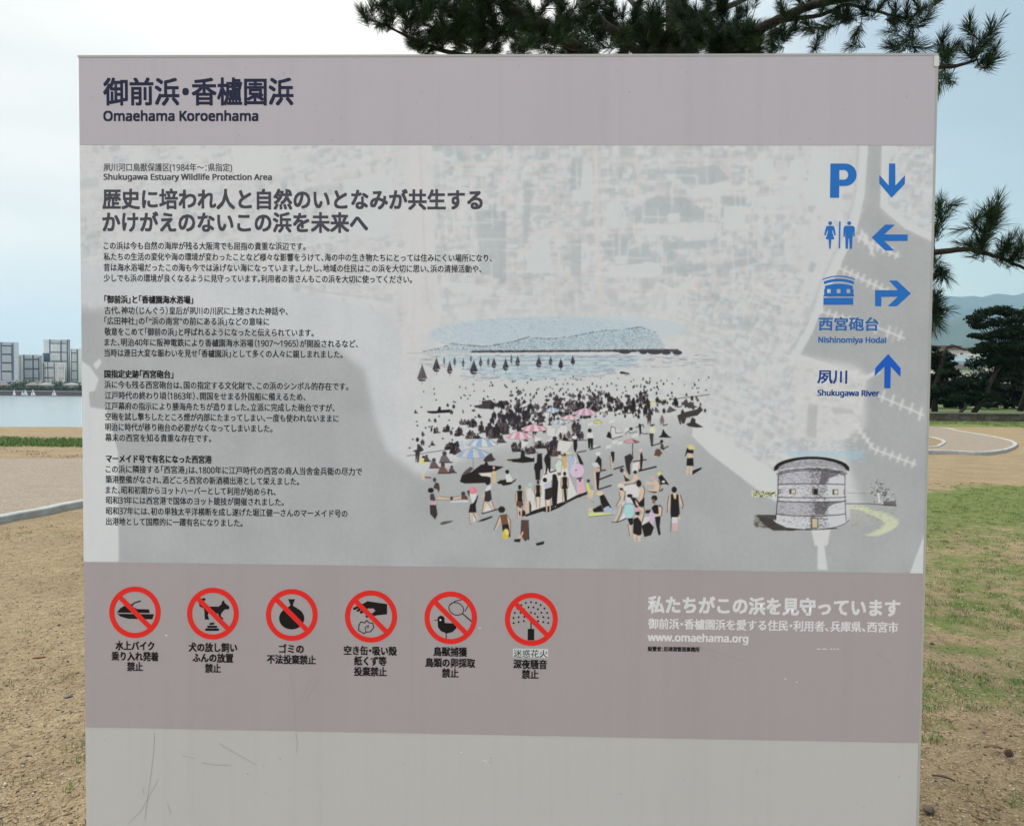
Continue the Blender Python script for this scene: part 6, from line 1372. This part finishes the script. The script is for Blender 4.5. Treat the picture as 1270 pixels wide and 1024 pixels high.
def tower(Y_, x0, x1, ytop, m, label, depth=12):
    Y_ *= .74
    a = at(*ZB(x0, ytop), Y_); b = at(*ZB(x1, ytop), Y_); t = empty('apartment_tower', ((a[0] + b[0]) / 2, Y_ + depth / 2, 0), label=label, cat='building')
    mb = MB(); f = 1 + depth / Y_; x0_, x1_, z_ = a[0], b[0], a[2]   # the block is turned a little, to face the bay
    mb.add([(x0_, Y_, 0), (x1_, Y_, 0), (x1_ * f, Y_ + depth, 0), (x0_ * f, Y_ + depth, 0), (x0_, Y_, z_), (x1_, Y_, z_), (x1_ * f, Y_ + depth, z_), (x0_ * f, Y_ + depth, z_)], [(0, 3, 2, 1), (4, 5, 6, 7), (0, 1, 5, 4), (1, 2, 6, 5), (2, 3, 7, 6), (3, 0, 4, 7)])
    mb.build('wall', m, t); return t, Y_
def fac(T, name, m, rects, pr_=.5, **k):
    t, Y_ = T
    for (x0, y0, x1, y1) in rects:
        a = at(*ZB(x0, y0), Y_); b = at(*ZB(x1, y1), Y_); mb = MB(); mb.box((a[0], Y_ - pr_, b[2]), (b[0], Y_ - .01, a[2])); mb.build(name, m, t, **k)
def floors(T, name, m, x0, x1, y0, y1, n, th_=.5, pr_=.9):
    t, Y_ = T; mb = MB()
    for k in range(n):
        yy = y0 + (y1 - y0) * k / n; a = at(*ZB(x0, yy), Y_); b = at(*ZB(x1, yy + (y1 - y0) / n * th_), Y_); mb.box((a[0], Y_ - pr_, b[2]), (b[0], Y_ - .02, a[2]))
    mb.build(name, m, t, kind='stuff')
def cols(T, name, m, x0, x1, y0, y1, n, th_=.3, pr_=1.0):
    t, Y_ = T; mb = MB()
    for k in range(n):
        xx = x0 + (x1 - x0) * k / n; a = at(*ZB(xx, y0), Y_); b = at(*ZB(xx + (x1 - x0) / n * th_, y1), Y_); mb.box((a[0], Y_ - pr_, b[2]), (b[0], Y_ - .02, a[2]))
    mb.build(name, m, t, kind='stuff')
T = tower(600, -230, 262, 160, M_c2, 'leftmost grey apartment tower at the picture edge with balcony blocks between dark stripes')
fac(T, 'dark_stripe', M_c3, [(10, 165, 34, 700), (168, 180, 194, 700)], .3)
fac(T, 'cross_beam', M_void, [(36, y, 166, y + 14) for y in (206, 328, 448, 568)], .4)
for y in (224, 344, 464, 586): fac(T, 'balcony_block', M_c1, [(38, y, 164, y + 98)], .6); cols(T, 'balcony_posts', M_c2, 38, 164, y, y + 98, 8, .35, .75); floors(T, 'balcony_floors', M_void, 38, 164, y, y + 98, 6, .16, .7)
floors(T, 'window_rows', M_c1, 205, 255, 170, 690, 28, .55, .15)
fac(T, 'balcony_block', M_c1, [(-160, y, -30, y + 98) for y in (224, 344, 464, 586)], .6)
T = tower(622, 262, 612, 338, M_c4, 'broad low cream apartment block with dark stripes and dark floor lines')
fac(T, 'dark_stripe', M_c3, [(332, 342, 350, 715), (462, 342, 480, 715), (545, 372, 558, 715)], .5)
fac(T, 'dark_floor', M_void, [(350, y, 462, y + 14) for y in (398, 530, 664)] + [(480, y, 556, y + 14) for y in (398, 530, 664)], .5)
floors(T, 'balcony_openings', M_void, 272, 300, 362, 710, 12, .4, .12); floors(T, 'balcony_openings', M_c2, 360, 440, 346, 710, 16, .42, .12); floors(T, 'balcony_openings', M_c2, 488, 540, 346, 710, 16, .42, .12); floors(T, 'balcony_openings', M_void, 560, 600, 360, 710, 12, .35, .12)
T = tower(640, 607, 990, 120, M_c1, 'tallest pale apartment tower with arched balcony blocks and dark stripes')
fac(T, 'dark_stripe', M_c3, [(698, 125, 716, 320), (858, 140, 878, 470), (948, 130, 966, 715), (974, 128, 990, 715)], .4)
fac(T, 'cross_beam', M_void, [(716, y, 948, y + 10) for y in (176, 302, 430)], .35)
for y in (190, 316): 
    for (a, b_) in ((722, 856), (882, 946)): fac(T, 'balcony_block', M_c1, [(a, y, b_, y + 104)], .7); cols(T, 'balcony_posts', M_c2, a, b_, y, y + 104, 7, .35, .85)
floors(T, 'window_rows', M_c2, 620, 690, 130, 318, 14, .4, .1); cols(T, 'roof_rail', M_c2, 722, 946, 130, 170, 14, .4, .3)
fac(T, 'dark_block', M_c5, [(608, 318, 704, 440)], .5)
T = tower(618, 612, 915, 446, M_c4, 'short cream block with balcony openings standing before the tallest tower', 12)
fac(T, 'dark_stripe', M_c3, [(612, 450, 624, 720), (672, 452, 684, 735), (764, 452, 774, 735)], .4); fac(T, 'dark_floor', M_void, [(690, y, 756, y + 13) for y in (514, 655)] + [(626, y, 668, y + 13) for y in (516, 657)], .4)
floors(T, 'balcony_openings', M_void, 626, 648, 470, 730, 12, .42, .12); floors(T, 'balcony_openings', M_c2, 690, 756, 460, 730, 14, .4, .12); floors(T, 'balcony_openings', M_c2, 780, 812, 460, 730, 14, .4, .12)
fac(T, 'pink_panel', M_pink, [(832, y, 896, y + 50) for y in (460, 552, 606)], .4); fac(T, 'dark_floor', M_c2, [(826, 516, 902, 546), (826, 656, 902, 686)], .3)
T = tower(632, 984, 1150, 254, M_c1, 'slim grey apartment tower beside the board edge'); fac(T, 'dark_stripe', M_c3, [(1004, 262, 1014, 715), (1086, 262, 1104, 715)], .4); fac(T, 'cross_beam', M_void, [(1014, y, 1086, y + 9) for y in (308, 436, 560, 686)], .3); cols(T, 'balcony_posts', M_c2, 1018, 1084, 264, 700, 6, .35, .2)
T = tower(655, 1170, 1600, 300, M_c4, 'cream apartment block hidden behind the board'); floors(T, 'balcony_openings', M_c2, 1180, 1590, 320, 700, 14, .4, .12)
T = tower(600, -900, -420, 260, M_c1, 'wide pale apartment block left of the picture'); floors(T, 'balcony_openings', M_c2, -880, -440, 280, 700, 14, .4, .12)
def shore_house(x0, x1, yr, ye, yb, mr, label, Y_=551):
    Y_ = Y_ - 551 + 406
    a = at(*ZB(x0, ye), Y_); b = at(*ZB(x1, yb), Y_); r = at(*ZB((x0 + x1) / 2, yr), Y_); t = empty('shore_house', ((a[0] + b[0]) / 2, Y_, 1), label=label, cat='house')
    mb = MB(); mb.box((a[0] + .8, Y_, -1), (b[0] - .8, Y_ + 5, a[2])); mb.build('wall', M_hb, t)
    mb = MB(); mb.add([(a[0], Y_ - .6, a[2]), (b[0], Y_ - .6, a[2]), (b[0], Y_ + 5.6, a[2]), (a[0], Y_ + 5.6, a[2]), ((a[0] * 2 + b[0]) / 3, Y_ + 2.5, r[2]), ((a[0] + 2 * b[0]) / 3, Y_ + 2.5, r[2])], [(0, 1, 5, 4), (1, 2, 5), (2, 3, 4, 5), (3, 0, 4), (0, 3, 2, 1)]); mb.build('roof', mr, t)
shore_house(350, 520, 725, 768, 815, material('roof_rose', (.19, .15, .135), .8), 'shore house with rose brown hipped roof among the far trees')
shore_house(520, 700, 730, 768, 800, material('roof_palegrey', (.24, .25, .24), .8), 'shore house with pale grey roof below the tall tower', 553)
shore_house(-60, 78, 740, 766, 830, material('roof_rust', (.18, .13, .115), .8), 'shore house with rust brown roof at the left picture edge')
shore_house(880, 1080, 738, 762, 775, material('roof_bluegrey', (.28, .31, .34), .8), 'low shore building with long blue grey roof near the board edge', 556)
M_sail = material('sail_white', (.80, .82, .84), .6); M_red = material('sail_red', (.55, .06, .05), .6); M_hull = material('hull_white', (.65, .66, .66), .4); M_mast = material('mast_grey', (.3, .3, .32), .4)
def dinghy(x, ytop, w_, red, label, flip=1):
    Y_ = 356; a = at(*ZB(x, ytop), Y_); 
    k = 356 / 885 / 11.38; z0 = WZ; H_ = a[2] - z0; t = empty('sailing_dinghy', (a[0], Y_, z0), label=label, cat='sailboat', group='sailing dinghies on the bay')
    hb = MB(); n = 7; V = []
    for i in range(n):
        f = i / (n - 1); ww = .62 * math.sin(math.pi * min(.12 + f * .62, 1)) ; xx = a[0] - flip * (f - .45) * 3.9
        V += [(xx, Y_ - ww, z0 + .42), (xx, Y_ - ww * .6, z0 - .05), (xx, Y_ + ww * .6, z0 - .05), (xx, Y_ + ww, z0 + .42)]
    hb.add(V, [(i * 4 + j, (i + 1) * 4 + j, (i + 1) * 4 + (j + 1) % 4, i * 4 + (j + 1) % 4) for i in range(n - 1) for j in range(4)] + [(0, 1, 2, 3), (27, 26, 25, 24)]); hb.build('hull', M_hull, t)
    mb = MB(); mb.tube([(a[0], Y_, z0 + .3), (a[0], Y_, a[2] + .1)], [.05, .03], 5); mb.build('mast', M_mast, t)
    w2 = w_ * k; zb = z0 + .75
    def sail(pts, m, nm):
        mb = MB(); q = [(p[0], Y_ + p[1], p[2]) for p in pts]; mb.add(q + [(x_, y_ + .03, z_) for x_, y_, z_ in q], [(0, 1, 2), (5, 4, 3), (0, 3, 4, 1), (1, 4, 5, 2), (2, 5, 3, 0)]); return mb.build(nm, m, t)
    sail([(a[0], 0, a[2]), (a[0] - flip * .05, 0, zb), (a[0] + flip * w2 * .62, .35, zb + .05)], M_sail, 'mainsail')
    sail([(a[0] - flip * .08, 0, z0 + H_ * .78), (a[0] - flip * w2 * .45, -.25, zb), (a[0] - flip * .1, -.1, zb)], M_sail, 'jib')
    if red: sail([(a[0] + flip * .02, -.05, z0 + H_ * .68), (a[0] + flip * .02, -.05, z0 + H_ * .56), (a[0] + flip * w2 * .3, -.02, z0 + H_ * .6)], M_red, 'red_panel')
    mb = MB(); mb.ball((a[0] + flip * .6, Y_ + .3, z0 + .75), (.2, .2, .4)); mb.build('crew', M_mast, t)
dinghy(203, 818, 54, 0, 'leftmost white sailing dinghy on the bay', -1); dinghy(311, 838, 30, 0, 'narrow white dinghy second from the left', 1)
dinghy(352, 822, 56, 0, 'white dinghy third from the left beside the narrow one', 1); dinghy(460, 820, 56, 1, 'white dinghy with red sail patch fourth from the left', 1); dinghy(757, 822, 56, 1, 'white dinghy with red sail patch alone near the board edge', 1)

# ------------------------------------------------------------------ air
hz = bpy.data.materials.new('haze'); hz.use_nodes = True; t = hz.node_tree
for n in list(t.nodes):
    if n.type == 'BSDF_PRINCIPLED': t.nodes.remove(n)
pv = t.nodes.new('ShaderNodeVolumePrincipled'); pv.inputs['Color'].default_value = (.47, .71, .94, 1); pv.inputs['Density'].default_value = 1.1e-4; pv.inputs['Anisotropy'].default_value = .2
t.links.new(pv.outputs[0], [n for n in t.nodes if n.type == 'OUTPUT_MATERIAL'][0].inputs['Volume'])
mb = MB(); mb.box((-9900, -9900, -6), (9900, 9900, 1000)); mb.build('haze', hz, kind='stuff', label='pale blue haze filling the air toward the mountains', cat='haze')
